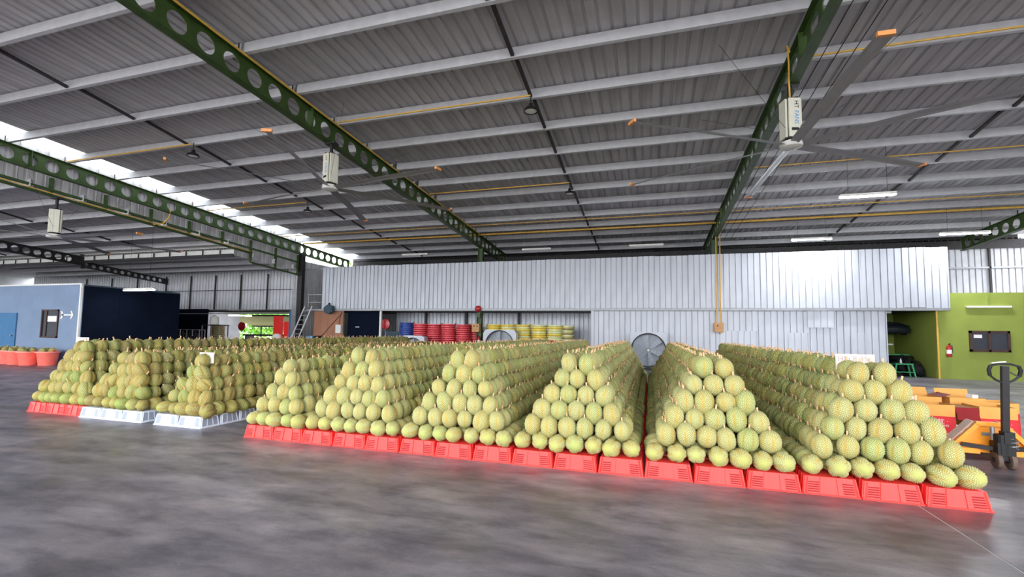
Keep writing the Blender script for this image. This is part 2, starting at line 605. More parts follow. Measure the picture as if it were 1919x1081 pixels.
for xm in (-25.4, -36.6):
    for i in range(12):
        y = -.9 + 1.5 * i
        MB().bar((xm, y + .05, 6.9 - .07 * y + .16), (xm, y + 1.48, 6.9 - .07 * (y + 1.5) + .04), .075, .06).obj('tie_bar', M['tie'], lroof)
# lattice strip where the two left roofs step
for z in (5.32, 5.62):
    MB().bar((-45, 17.7, z), (-20, 17.7, z), .05, .05).obj('step_rail', M['dark_steel'], lroof)
x = -45
while x < -20:
    MB().bar((x, 17.7, 5.32), (x, 17.7, 5.62), .04, .04).obj('step_post', M['dark_steel'], lroof)
    x += 1.15
MB().box(-50, -20, 17.75, 17.77, 5.3, 6.1).obj('step_infill', M['white_paint'], lroof)
wm4, fb4, ft4 = rafter_mesh('web', -1.2, 17.7, 6.56, .07, .25, .16, .45, M['dark_steel'], .18)
r = thing('roof_beam', 'dark holed beam under the low left roof, above the light blue wall', 'beam', (-31, 0, 0))
link('web', wm4, r); link('bottom_flange', fb4, r); link('top_flange', ft4, r)
wm5, fb5, ft5 = rafter_mesh('web', 17.7, 22.6, 5.14 + .1 * 17.7, .1, .17, .11, .38, M['dark_steel'], .14)
link('web', wm5, r); link('bottom_flange', fb5, r); link('top_flange', ft5, r)
MB().box(-.06, .06, 17.6, 17.8, 4.9, 5.7).obj('step_post', M['dark_steel'], r)

# ---- silver parapet panel of the mezzanine (overhanging wall)
YP = 22.3
pan = struct(MB().box(-18.33, 11.36, YP + .07, YP + .14, 2.72, 2.84).box(-18.33, 11.36, YP + .07, YP + .12, 3.9, 3.96).box(-18.33, 11.36, YP + .07, YP + .12, 5.1, 5.16).obj('wall_back_upper', M['grey_steel']))
wsh = corr_mesh('wall_sheet', .744, 2.44, .248, .05, .03, M['sheet'], 'wall')
x = -18.33
while x < 11.0:
    o = link('wall_sheet', wsh, pan, (x, YP + rnd.uniform(-.012, .012), 2.82 + rnd.uniform(-.012, .012)))
    o.rotation_euler = (rnd.uniform(-.004, .004), 0, rnd.uniform(-.006, .006))
    x += .742
MB().box(-19.4, 11.36, YP - .03, YP + .05, 2.70, 2.80).obj('sill_beam', M['grey_steel'], pan)
# ---- lower silver wall
low = struct(MB().box(-2.66, 9.5, YP + .17, YP + .23, .05, .15).box(-2.66, 9.5, YP + .17, YP + .22, 1.3, 1.36).box(-2.66, 9.5, YP + .17, YP + .22, 2.6, 2.7).obj('wall_back_lower', M['grey_steel']))
lsh = corr_mesh('wall_sheet', .744, 2.68, .248, .05, .03, M['sheet'], 'wall')
x = -2.6
while x < 9.2:
    wd = link('wall_sheet', lsh, low, (x, YP + .1 + rnd.uniform(-.012, .012), .015))
    wd.rotation_euler = (rnd.uniform(-.003, .003), 0, rnd.uniform(-.008, .008))
    x += .742
# patched pieces of sheet
for (xa, n, za, hh_) in ((6.45, 4, 1.98, .72), (3.0, 6, .03, 1.78), (8.0, 2, .03, 1.75), (-2.1, 3, .03, 1.8), (5.7, 3, .03, 1.72)):
    pmh = corr_mesh('patch_sheet', .248 * n, hh_, .248, .03, .03, M['sheet'], 'wall')
    o = link('patch_sheet', pmh, low, (xa, YP + .055, za))
    o.rotation_euler = (0, 0, rnd.uniform(-.004, .004))
MB().box(-2.72, -2.6, YP + .03, YP + .2, 0, 2.72).obj('edge_post', M['sheet'], low)

# ---- rear wall and mezzanine deck
rear = struct(MB().box(-19.8, 20, 27.3, 27.36, 3.0, 3.1).box(-19.8, 20, 27.05, 27.12, 5.9, 6.3).obj('wall_rear', M['dark_steel']))
rsh = corr_mesh('wall_sheet', .75, 6.4, .25, .05, .035, M['sheet_back'], 'wall')
x = -19.8
while x < 19.5:
    link('wall_sheet', rsh, rear, (x, 27.2, 0))
    x += .75
for xx in (-14.5, -11, -3.4, .3, 6, 12.9, 15.4):
    MB().box(xx, xx + .08, 27.08, 27.14, 2.9, 6.2).obj('wall_post', M['dark_steel'], rear)
MB().box(11.4, 20, 27.08, 27.14, 4.95, 5.03).obj('girt', M['grey_steel'], rear)
deck = struct(MB().box(-18.9, 11.3, YP + .2, 27.1, 2.72, 2.8).obj('ceiling_deck', M['dark_steel']))
inner = struct(MB().box(-14.9, 9.4, 24.9, 24.95, 2.2, 2.26).obj('wall_inner', M['dark_steel']))
ish = corr_mesh('wall_sheet', .75, 2.7, .25, .05, .035, M['sheet'], 'wall')
x = -14.9
while x < -2.0:
    link('wall_sheet', ish, inner, (x, 24.85, 0))
    x += .75
for xx in (-12.9, -10.3, -7.1):
    MB().box(xx, xx + .12, 24.65, 24.77, 0, 2.7).obj('wall_post', M['dark_steel'], inner)
MB().box(-2.75, -2.66, 22.4, 24.85, 0, 2.72).obj('side_sheet', M['sheet_back'], inner)

# ---- corner by the ladder: dark clad column and side wall
sidew = struct(MB().box(-19.82, -19.76, 22.4, 27.1, 3, 3.1).obj('wall_corner', M['dark_steel']))
csh = corr_mesh('wall_sheet', .75, 5.65, .25, .05, .035, M['roof'], 'wall')
for i in range(7):
    o = link('wall_sheet', csh, sidew, (-19.7, 22.05 + .75 * i, 0))
    o.rotation_euler = (0, 0, PI / 2)
csh2 = corr_mesh('wall_sheet', .75, 5.0, .25, .03, .06, M['roof'], 'wall')
o = link('wall_sheet', csh2, sidew, (-20.5, 22.32, 0))
c = thing('steel_column', 'dark clad corner column standing left of the ladder', 'column', (-19.75, 22.15, 0))
MB().box(-.16, .16, -.12, .12, 0, 6.05).obj('shaft', M['dark_steel'], c)
MB().box(-.55, -.2, -.06, .1, 0, 4.0).obj('cladding', M['grey_steel'], c)
MB().box(-.22, .22, -.18, .18, 0, .03).obj('base_plate', M['dark_steel'], c)
# back face of the ladder recess
MB().box(-19.6, -18.35, 24.5, 24.55, 2.8, 5.3).obj('recess_back', M['slate'], sidew)

# ---- plywood partition, dark doorway, slate sheets
part = struct(MB().box(-19.0, -16.95, 22.5, 22.54, 0, 2.7).obj('wall_plywood', M['ply']))
MB().box(-18.98, -18.0, 22.475, 22.5, .02, 2.68).obj('ply_board', M['ply'], part)
MB().box(-17.99, -16.97, 22.475, 22.5, .02, 2.68).obj('ply_board', M['ply'], part)
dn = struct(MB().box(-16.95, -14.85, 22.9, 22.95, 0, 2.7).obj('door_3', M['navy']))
MB().box(-16.4, -16.15, 22.87, 22.9, 1.75, 1.82).obj('door_plate', M['grey_steel'], dn)
t = MB().box(-14.85, -13.6, 23.3, 23.33, 0, 1.55).obj('slate_board', M['slate'])
tag(t, 'dark slate sheet leaning low behind the white post', 'board')
t = MB().box(-14.53, -14.42, 22.42, 22.52, 0, 2.7).obj('white_post', M['white_paint'])
tag(t, 'slim white post right of the dark doorway', 'post')

# ---- left rear wall over the opening, and the dark lower box
lw = struct(MB().box(-45, -20.4, 22.78, 22.84, 2.78, 2.9).box(-45, -20.4, 22.62, 22.66, 4.0, 4.04).obj('wall_left_rear', M['dark_steel']))
lws = corr_mesh('wall_sheet', .75, 2.62, .25, .05, .035, M['sheet_back'], 'wall')
x = -45
while x < -20.9:
    link('wall_sheet', lws, lw, (x, 22.7, 2.8))
    x += .75
for xx in (-39, -36.4, -33.9, -31.2, -29.0, -26.9, -24.8, -22.7):
    MB().box(xx, xx + .07, 22.58, 22.64, 2.8, 5.0).obj('wall_post', M['dark_steel'], lw)
MB().box(-29.9, -20.4, 22.5, 22.6, 2.62, 2.74).obj('lintel', M['dark_steel'], lw)
MB().box(-29.9, -20.4, 22.35, 22.4, 2.5, 2.54).obj('door_rail', M['grey_steel'], lw)
MB().box(-45, -27.1, 22.4, 22.45, 0, 2.82).obj('dark_cladding', M['navy'], lw)
MB().box(-20.62, -20.5, 22.3, 22.5, 0, 2.7).obj('jamb', M['blue_door'], lw)

# ---- light blue / navy cabin on the left
cab = struct(MB().box(-45, -22.72, 13.1, 17.2, 3.26, 3.36).obj('wall_cabin', M['slate']))
MB().box(-45, -22.7, 13.0, 13.1, 0, 3.36).obj('front_panel', M['light_blue'], cab)
for yy in (13.1, 14.47, 15.84):
    MB().box(-22.78, -22.7, yy + .004, yy + 1.366, 0, 3.3 if yy < 15 else 3.28).obj('side_panel', M['navy'], cab)
MB().box(-22.77, -22.69, 12.99, 13.06, 0, 3.38).obj('corner_trim', M['white_paint'], cab)
MB().box(-45, -22.7, 12.98, 13.02, 3.34, 3.4).obj('top_trim', M['white_paint'], cab)
wn = struct(MB().box(-25.0, -24.94, 12.95, 13.02, 1.1, 2.3).box(-24.0, -23.94, 12.95, 13.02, 1.1, 2.3).box(-25.0, -23.94, 12.95, 13.02, 1.1, 1.16).box(-25.0, -23.94, 12.95, 13.02, 2.24, 2.3).box(-24.7, -24.66, 12.96, 13.02, 1.1, 2.3).obj('window_1', M['brown_frame']))
MB().box(-24.94, -24.7, 12.985, 12.999, 1.16, 2.24).obj('pane', M['glass'], wn)
MB().box(-24.66, -24.0, 12.985, 12.999, 1.16, 2.24).obj('pane', M['glass'], wn)
MB().box(-24.62, -24.04, 12.978, 12.984, 1.78, 2.02).obj('paper_notice', M['paper'], wn)
dr = struct(MB().box(-27.9, -26.65, 12.95, 12.995, 0, 2.15).obj('door_1', M['blue_door']))
MB().lathe([(0, -.06), (.035, -.05), (.04, -.02), (.02, 0), (.02, .03)], 12, 0, (-26.82, 12.93, 1.15), 'y').obj('door_knob', M['grey_steel'], dr, smooth=True)
# arrow sign
a = MB()
a.prism([(-.36, 0, -.03), (.3, 0, -.03), (.3, 0, .03), (-.36, 0, .03)], (0, .02, 0))
a.prism([(.2, 0, -.17), (.27, 0, -.17), (.4, 0, 0), (.27, 0, .17), (.2, 0, .17), (.3, 0, 0)], (0, .02, 0))
a.prism([(-.42, 0, -.16), (-.3, 0, -.16), (-.2, 0, 0), (-.3, 0, .16), (-.42, 0, .16), (-.32, 0, 0)], (0, .02, 0))
o = a.obj('arrow_sign', M['white_paint'], None, (-23.42, 12.975, 2.07))
tag(o, 'white feathered arrow pointing right on the light blue wall', 'sign')

# ---- lime green room on the right
gw = struct(MB().box(11.05, 20, 22.5, 22.62, 0, 3.42).obj('wall_green', M['lime']))
MB().box(11.05, 11.17, 22.62, 27.0, 0, 2.75).obj('return_wall', M['lime'], gw)
MB().box(9.4, 11.05, 26.0, 26.1, 0, 2.75).obj('end_wall', M['lime'], gw)
MB().box(11.05, 20, 22.62, 27.0, 3.36, 3.42).obj('flat_roof', M['dark_steel'], gw)
wn = struct(MB().box(12.02, 13.28, 22.44, 22.5, 1.1, 1.19).box(12.02, 13.28, 22.44, 22.5, 1.83, 1.92).box(12.02, 12.1, 22.44, 22.5, 1.1, 1.92).box(13.2, 13.28, 22.44, 22.5, 1.1, 1.92).box(12.6, 12.68, 22.44, 22.5, 1.1, 1.92).obj('window_2', M['brown_frame']))
MB().box(12.1, 12.6, 22.47, 22.49, 1.19, 1.83).obj('pane', M['glass'], wn)
MB().box(12.68, 13.2, 22.47, 22.49, 1.19, 1.83).obj('pane', M['glass'], wn)
MB().box(12.16, 12.42, 22.46, 22.469, 1.64, 1.77).obj('paper_notice', M['paper'], wn)
struct(MB().box(-46.1, -46, -7, 24, 0, 5.9).obj('wall_left_added', M['sheet_back']))  # unseen wall, added to keep the floor at left dark
struct(MB().box(16.6, 16.7, -7, 22.5, 0, 6.6).obj('wall_right', M['sheet_back']))

# ================================================================== DURIANS
def fib_hull(n, jit, seed):
    r_ = np.random.default_rng(seed)
    i = np.arange(n) + .5
    ph = np.arccos(1 - 2 * i / n)
    th = PI * (1 + 5 ** .5) * i
    P = np.stack([np.cos(th) * np.sin(ph), np.sin(th) * np.sin(ph), np.cos(ph)], 1)
    P += r_.normal(0, jit, P.shape)
    P /= np.linalg.norm(P, axis=1)[:, None]
    bm = bmesh.new()
    for p in P:
        bm.verts.new(p)
    bm.verts.ensure_lookup_table()
    res = bmesh.ops.convex_hull(bm, input=bm.verts[:])
    bm.verts.index_update()
    bm.faces.index_update()
    bm.edges.ensure_lookup_table()
    V = np.array([v.co[:] for v in bm.verts])
    T = np.array([[v.index for v in f.verts] for f in bm.faces])
    E = [(e.verts[0].index, e.verts[1].index, e.link_faces[0].index, e.link_faces[1].index) for e in bm.edges if len(e.link_faces) == 2]
    bm.free()
    return V, T, E

def durian_arrays(n, seed, spike, elong=1.16, lobe=.07, squash=0., pear=0., bright=1.):
    """unit-radius (waist) durian, stem towards +Z: verts, tris, colours"""
    V, T, E = fib_hull(n, .018 if n > 100 else .03, seed)
    C = V[T].mean(1)
    C /= np.linalg.norm(C, axis=1)[:, None]
    r_ = np.random.default_rng(seed + 50)
    lw_ = r_.uniform(.5, 1.3, 5)
    ph0 = PI / 2 + r_.uniform(-.15, .15)
    def shape(P, tip):
        phi = np.arctan2(P[:, 1], P[:, 0]) + ph0
        s2 = 1 - P[:, 2] ** 2
        seg = ((phi / (2 * PI) * 5) % 5)
        amp = lw_[np.clip(seg.astype(int), 0, 4)]
        q = np.abs((seg % 1) - .5) * 2          # 1 at a seam, 0 at a lobe crest
        rad = 1 - lobe * amp * (q ** 3) * s2 + lobe * .25 * (1 - q) * s2 * (amp - .9)
        rad = rad + pear * P[:, 2] * -.1
        rad = rad * (1 + tip)
        R = P * rad[:, None]
        R[:, 2] *= elong
        R[:, 0] *= 1 + squash
        R[:, 1] *= 1 - squash * .5
        return R, q ** 5 * s2
    tips, qa = shape(V, spike * r_.uniform(.75, 1.2, len(V)))
    vall, qb = shape(C, -spike * .35)
    verts = np.concatenate([tips, vall])
    nV = len(V)
    tris = []
    for a, b, t1, t2 in E:
        tris.append((a, nV + t1, nV + t2))
        tris.append((b, nV + t2, nV + t1))
    tris = np.array(tris)
    # orientation outward
    A, B, D = verts[tris[:, 0]], verts[tris[:, 1]], verts[tris[:, 2]]
    nn = np.cross(B - A, D - A)
    flip = (nn * (A + B + D)).sum(1) < 0
    tris[flip] = tris[flip][:, [0, 2, 1]]
    tipc = np.array(S(234, 231, 176)); valc = np.array(S(144, 144, 80)); seam = np.array(S(184, 140, 48)); seamt = np.array(S(224, 196, 96)); grn = np.array(S(192, 200, 112))  # tips paler, grooves darker: skin tone plus painted-in shade between the spikes
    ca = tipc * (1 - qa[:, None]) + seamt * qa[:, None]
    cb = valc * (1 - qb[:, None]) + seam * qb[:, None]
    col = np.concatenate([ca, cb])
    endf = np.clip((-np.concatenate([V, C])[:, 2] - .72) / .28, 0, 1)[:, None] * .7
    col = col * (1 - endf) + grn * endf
    return verts, tris, col * bright

def np_mesh(name, verts, tris, col, mats, mi=None, smooth=False):
    me = bpy.data.meshes.new(name)
    me.vertices.add(len(verts))
    me.vertices.foreach_set('co', np.ascontiguousarray(verts, dtype=np.float32).ravel())
    nt_ = len(tris)
    me.loops.add(nt_ * 3)
    me.loops.foreach_set('vertex_index', np.ascontiguousarray(tris, dtype=np.int32).ravel())
    me.polygons.add(nt_)
    me.polygons.foreach_set('loop_start', np.arange(0, nt_ * 3, 3, dtype=np.int32))
    for m in mats:
        me.materials.append(m)
    if mi is not None:
        me.polygons.foreach_set('material_index', np.ascontiguousarray(mi, dtype=np.int32))
    ca = me.color_attributes.new('skin', 'FLOAT_COLOR', 'POINT')
    ca.data.foreach_set('color', np.concatenate([col, np.ones((len(col), 1))], 1).astype(np.float32).ravel())
    me.update(calc_edges=True)
    me.validate()
    return me

def stem_arrays():
    n = 6
    vs, fs = [], []
    for z, r in ((1.02, .11), (1.35, .09), (1.62, .1)):
        for k in range(n):
            vs.append((r * math.cos(2 * PI * k / n), r * math.sin(2 * PI * k / n), z))
    for i in range(2):
        for k in range(n):
            k2 = (k + 1) % n
            a, b, c_, d = i * n + k, i * n + k2, (i + 1) * n + k2, (i + 1) * n + k
            fs += [(a, b, c_), (a, c_, d)]
    for k in range(1, n - 1):
        fs.append((2 * n, 2 * n + k, 2 * n + k + 1))
    return np.array(vs), np.array(fs)
SV, SF = stem_arrays()
W2 = .102                                   # durian half width
def stem_mesh():
    me = bpy.data.meshes.new('stem')
    me.from_pydata((SV * W2).tolist(), [], SF.tolist())
    me.materials.append(M['stem'])
    return me
STEM = stem_mesh()
VAR = []
for i in range(8):
    v_, t_, c_ = durian_arrays(580, 20 + i, .105, elong=[1.2, 1.27, 1.14, 1.3, 1.2, 1.34, 1.12, 1.24][i], lobe=[.12, .14, .16, .11, .18, .14, .1, .14][i], squash=[.0, .04, .08, -.03, .05, 0, .03, -.05][i], pear=[.2, .6, 0, .9, .3, -.4, .1, .5][i])
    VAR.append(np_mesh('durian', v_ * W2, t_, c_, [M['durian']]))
VARO = []
for i in range(6):
    v_, t_, c_ = durian_arrays(420, 60 + i, .034, elong=[1.2, 1.3, 1.1, 1.38, 1.16, 1.25][i], lobe=[.12, .16, .1, .2, .22, .14][i], squash=[.02, .08, .0, .05, .1, -.04][i], pear=[.3, 1.2, 0, 1.6, .4, .8][i], bright=.92)
    VARO.append(np_mesh('durian', v_ * W2, t_, c_, [M['durian_old']]))
LOD = {}
for key, n, sp in (('mid', 250, .11), ('far', 100, .09), ('low', 20, .05)):
    LOD[key] = [durian_arrays(n, 100 + i, sp, elong=1.14 + .05 * i, lobe=.13, pear=.3 * (i % 3)) for i in range(4)]
LODO = {}
for key, n, sp in (('mid', 200, .036), ('far', 60, .04), ('low', 20, .03)):
    LODO[key] = [durian_arrays(n, 120 + i, sp, elong=1.12 + .07 * i, lobe=.14, pear=.5 * (i % 3), bright=.8) for i in range(4)]

acc = {'v': [], 't': [], 'c': [], 'm': [], 'n': 0}
acco = {'v': [], 't': [], 'c': [], 'm': [], 'n': 0}
def mass_add(A, lods, key, Mx, scale, tint, stem):
    v, t_, c_ = lods[key][rnd.randrange(4)]
    R3 = np.array(Mx.to_3x3()); T3 = np.array(Mx.translation)
    vv = (v * (W2 * scale)) @ R3.T + T3
    A['v'].append(vv); A['t'].append(t_ + A['n']); A['c'].append(c_ * tint); A['m'].append(np.zeros(len(t_), dtype=np.int32)); A['n'] += len(vv)
    if stem:
        vv = (SV * (W2 * scale)) @ R3.T + T3
        A['v'].append(vv); A['t'].append(SF + A['n']); A['c'].append(np.ones((len(SV), 3)) * .5); A['m'].append(np.ones(len(SF), dtype=np.int32)); A['n'] += len(vv)

CRATE_H = .177
ncount = [0]
LAYER = ['bottom', 'second', 'third', 'fourth', 'fifth', 'top']
def place_durian(me, Mx, scale, label, stem=True):
    o = link('durian', me)
    o.matrix_world = Mx @ Matrix.Diagonal((scale, scale, scale, 1))
    tag(o, label, 'durian', 'durians stacked in the piles')
    if stem:
        link('stem', STEM, o)
    ncount[0] += 1
    return o

def pile(name, nb, L, xc, y0, y1, px, py, old=False, sides=(), side_n=2, vis=None, ztop=None, dz=.188):
    """prism-shaped heap: nb fruits across the bottom, L layers"""
    variants = VARO if old else VAR
    lods = LODO if old else LOD
    A = acco if old else acc
    nd = int((y1 - y0) / py)
    for l in range(L):
        n = nb - l
        lay = LAYER[l] if l < L - 1 else 'top'
        for j in range(nd):
            for k in range(n):
                edge_l, edge_r = k == 0, k == n - 1
                shell = edge_l or edge_r or l == L - 1
                if j > 1 and not shell:
                    continue
                if j == nd - 1 and False:
                    continue
                x = xc + (k - (n - 1) / 2) * px + rnd.gauss(0, .008)
                y = y0 + .1 + l * .055 + j * py + rnd.gauss(0, .01)
                z = CRATE_H + .1 + l * dz + rnd.gauss(0, .005)
                scale = rnd.uniform(.93, 1.08) if not old else rnd.uniform(.94, 1.22)
                if l == 0:      # bottom fruit lies down, blossom end outwards
                    if j == 0:
                        yaw = rnd.uniform(-.35, .35) if 0 < k < n - 1 else (rnd.uniform(.2, .6) if edge_r else rnd.uniform(-.6, -.2))
                        rot = Euler((-PI / 2 + rnd.uniform(-.2, .2), 0, yaw)).to_matrix().to_4x4() @ Matrix.Rotation(rnd.uniform(0, 6.3), 4, 'Z')
                    else:
                        sgn = 1 if edge_r else -1
                        rot = Euler((0, -sgn * (PI / 2 - .15) + rnd.uniform(-.2, .2), rnd.uniform(-.25, .25))).to_matrix().to_4x4() @ Matrix.Rotation(rnd.uniform(0, 6.3), 4, 'Z')
                        x -= sgn * .02
                    st = False
                    scale *= .97
                else:
                    tl = .12 if not old else .26
                    spin = rnd.gauss(0, .3) if (j == 0 and not old) else rnd.uniform(0, 6.3)
                    rot = Euler((rnd.gauss(-.04, tl), rnd.gauss(0, tl), 0)).to_matrix().to_4x4() @ Matrix.Rotation(spin, 4, 'Z')
                    st = True
                Mx = Matrix.Translation((x, y, z)) @ rot
                if j == 0:
                    lab = f'durian {ORD[k + 1]} from left in the {lay} layer, front of the {name}'
                    place_durian(variants[rnd.randrange(len(variants))], Mx, scale, lab, st)
                elif j <= side_n and ((edge_r and 'r' in sides) or (edge_l and 'l' in sides)) and not (l == L - 1 and n > 1 and not ((edge_r and 'r' in sides) or (edge_l and 'l' in sides))):
                    sd = 'right' if (edge_r and 'r' in sides) else 'left'
                    lab = f'{ORD[j]} durian behind the front, {lay} layer, {sd} slope of the {name}'
                    place_durian(variants[rnd.randrange(len(variants))], Mx, scale, lab, st)
                else:
                    seen = (edge_r and 'r' in sides) or (edge_l and 'l' in sides) or l == L - 1
                    key = ('mid' if j < 13 else 'far') if seen else 'low'
                    if not shell:
                        key = 'low'
                    if old:
                        tint = np.array([1, 1, 1]) * rnd.uniform(.66, 1.02) * np.array([rnd.uniform(.85, 1.05), rnd.uniform(.86, 1.02), rnd.uniform(.62, .95)])
                    else:
                        tint = np.array([1, 1, 1]) * rnd.uniform(.68, 1.02) * np.array([rnd.uniform(.86, 1.08), 1., rnd.uniform(.74, .98)])
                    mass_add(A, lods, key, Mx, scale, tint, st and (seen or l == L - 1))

PX = .216
PY_ = .205
YF = 5.47
pile('first red-crate pile', 5, 5, -5.27, YF, 17.6, .205, PY_, sides='r', side_n=1)
for i, (xc, y1) in enumerate(((-3.99, 17.6), (-2.41, 17.2), (-.87, 16.6), (.70, 15.6), (2.26, 15.6))):
    nm = f'{ORD[i + 2]} red-crate pile'
    pile(nm, 7, 6, xc, YF, y1, PX, PY_, sides='r' if i < 3 else 'l', side_n=2)
pile('leftmost pile on red crates', 7, 6, -10.42, 5.72, 18.0, .21, .215, True, 'r', 1)
pile('wide white-crate pile', 7, 5, -8.95, 5.68, 18.0, .21, .215, True, 'r', 1)
pile('narrow white-crate pile', 5, 5, -7.3, 5.66, 18.0, .215, .215, True, 'r', 2, dz=.19)

o = link('durian_rows', np_mesh('durian_rows', np.concatenate(acc['v']), np.concatenate(acc['t']), np.concatenate(acc['c']), [M['durian_mass'], M['stem']], np.concatenate(acc['m'])))
tag(o, 'rows of durians receding behind the front faces of the red-crate piles', 'durians', kind='stuff')
o = link('durian_rows', np_mesh('durian_rows', np.concatenate(acco['v']), np.concatenate(acco['t']), np.concatenate(acco['c']), [M['durian_mass'], M['stem']], np.concatenate(acco['m'])))
tag(o, 'rows of older durians receding behind the three piles on the left', 'durians', kind='stuff')

# ================================================================== CRATES (upside down, wider at the floor)
def crate_meshes(cx, cy, mcol, mgap, panels=False):
    """half sizes at the floor cx, cy"""
    h = CRATE_H
    tx, ty = cx - .032, cy - .032
    b = MB()
    b.frus(cx - .008, cy - .008, tx, ty, .012, h)
    b.box(-cx, cx, -cy, cy, 0, .014)                       # rim on the floor
    rib = MB()
    # raised upright ribs on front and back
    for sy in (-1, 1):
        for xr in (-cx * .36, -cx * .28, cx * .28, cx * .36):
            rib.bar((xr, sy * (cy - .009), .014), (xr * (tx / cx), sy * (ty + .0), h - .004), .02, .02)
        for xr in (-cx * .9, cx * .9):
            rib.bar((xr, sy * (cy - .009), .014), (xr * (tx / cx) * 1.02, sy * ty, h - .004), .016, .012)
    for sx in (-1, 1):
        for yr in (-cy * .85, -cy * .3, cy * .3, cy * .85):
            rib.bar((sx * (cx - .009), yr, .014), (sx * tx, yr * (ty / cy), h - .004), .012, .012)
    gr = MB()
    for x0_, x1_ in ((-.84, -.44), (.44, .84)):
        for sy in (-1, 1):
            for q in range(5):
                z = .034 + q * .022
                f = (z - .012) / (h - .012)
                yy = sy * (cy - .008 - f * .024 + .0012)
                sc_ = 1 - f * .032 / cx
                gr.bar((cx * x0_ * sc_, yy, z), (cx * x1_ * sc_, yy, z), .006, .011)
    if panels:      # wide open-mesh panels on all four sides
        gr = MB()
        def quad(p, q, z0_, z1_, ax, sgn):
            o_ = []
            for z in (z0_, z1_):
                f = (z - .012) / (h - .012)
                for u in ((p, q) if z == z0_ else (q, p)):
                    dd = (cy if ax == 'y' else cx) - .008 - f * .024 + .001
                    k2 = 1 - f * .026 / (cx if ax == 'y' else cy)
                    o_.append((u * k2, sgn * dd, z) if ax == 'y' else (sgn * dd, u * k2, z))
            n_ = Vector((0, sgn * .0008, 0)) if ax == 'y' else Vector((sgn * .0008, 0, 0))
            gr.prism(o_, n_)
        for sg in (-1, 1):
            for a_, b_ in ((-.86, -.48), (.48, .86)):
                quad(cx * a_, cx * b_, .03, h - .02, 'y', sg)
            for a_, b_ in ((-.8, -.34), (-.24, .24), (.34, .8)):
                quad(cy * a_, cy * b_, .03, h - .02, 'x', sg)
    bb = b.mesh('crate_body', mcol)
    return bb, rib.mesh('ribs', mcol), gr.mesh('vent_slots', mgap)
CR = crate_meshes(.254, .178, M['red_plastic'], M['crate_gap'])
CW = crate_meshes(.254, .178, M['white_plastic'], M['crate_gap_w'], True)
def crate(ms, x, y, label, group, rz=0):
    o = thing('plastic_crate', label, 'crate', (x, y, 0), rz, group)
    link('body', ms[0], o)
    link('ribs', ms[1], o)['kind'] = 'stuff'
    link('vent_slots', ms[2], o)['kind'] = 'stuff'
    return o
far_red, far_white = MB(), MB()
X0C, DX, DYc = -5.78, .5185, .366
for j in range(31):
    for i in range(17):
        x, y = X0C + DX * (i + .5), YF - .02 + .178 + j * DYc
        lim = 17.4 if i < 5 else 16.9 if i < 8 else 16.4 if i < 11 else 15.6
        if y > lim:
            continue
        if j == 0:
            crate(CR, x + rnd.uniform(-.004, .004), y + rnd.uniform(-.01, .01), f'red plastic crate, {ORD[i + 1]} from left in the long front row on the floor', 'red crates under the durian piles')
        elif i in (10, 11) and j < 12:
            side = 'left' if i == 10 else 'right'
            crate(CR, x, y, f'red crate {ORD[j]} behind the front, {side} side of the valley before the wall fan', 'red crates under the durian piles')
        elif i in (1, 2, 4, 5, 7, 8, 13, 14) and j < 3:
            pl = {1: 'first', 2: 'second', 4: 'second', 5: 'third', 7: 'third', 8: 'fourth', 13: 'fifth', 14: 'sixth'}[i]
            sd = 'left' if i in (2, 5, 8, 14) else 'right'
            crate(CR, x, y, f'red crate {ORD[j]} behind the front along the {sd} edge of the {pl} red-crate pile', 'red crates under the durian piles')
        else:
            far_red.frus(.25, .174, .222, .146, 0, CRATE_H, x, y)
o = far_red.obj('crate_bed', M['red_plastic'])
tag(o, 'bed of red crates hidden beneath the receding durian rows', 'crates', kind='stuff')
for i in range(3):
    crate(CR, -11.17 + DX * (i + .5) * .97, 5.87, f'red plastic crate, {ORD[i + 1]} from left under the leftmost durian pile', 'crates under the left piles')
for i in range(3):
    crate(CW, -9.68 + DX * (i + .5) * .98, 5.83, f'white plastic crate, {ORD[i + 1]} from left under the wide white-crate pile', 'crates under the left piles')
for i in range(2):
    crate(CW, -7.87 + DX * (i + .5), 5.82, f'white plastic crate, {["left", "right"][i]} one in front under the narrow white-crate pile', 'crates under the left piles')
for j in range(1, 33):
    y = 5.82 + j * DYc
    if j < 9:
        crate(CW, -7.87 + DX * 1.5, y, f'white crate {ORD[j]} behind the front corner along the open right side', 'crates under the left piles')
    else:
        far_white.frus(.25, .174, .222, .146, 0, CRATE_H, -7.87 + DX * 1.5, y)
    far_white.frus(.25, .174, .222, .146, 0, CRATE_H, -7.87 + DX * .5, y)
    for i in range(3):
        far_white.frus(.25, .174, .222, .146, 0, CRATE_H, -9.68 + DX * (i + .5) * .98, y)
        far_white.frus(.25, .174, .222, .146, 0, CRATE_H, -11.17 + DX * (i + .5) * .97, y)
o = far_white.obj('crate_bed', M['white_plastic'])
tag(o, 'bed of white crates hidden beneath the left durian rows', 'crates', kind='stuff')

# ---- price signs
s = thing('price_sign', 'pale cardboard sign with faint writing atop the pile by the pallet truck', 'sign', (2.25, 6.2, 1.225), -.03)
MB().box(-.19, .19, -.003, .003, 0, .18).obj('card', M['card'], s)
o = link('writing', text_mesh('writing', 'HIb 8 35 .', .085, M['ink']), s, (0, -.0045, .125))
o.rotation_euler = (PI / 2, 0, 0)
s = thing('price_sign', 'small white card on top of the leftmost pile', 'sign', (-10.8, 6.27, 1.22), .05)
MB().box(-.17, .17, -.003, .003, 0, .16).obj('card', M['paper'], s)
s = thing('price_sign', 'white card behind the top durian of the narrow white-crate pile', 'sign', (-7.33, 6.08, 1.0), .0)
MB().box(-.15, .17, -.003, .003, 0, .18).obj('card', M['paper'], s)

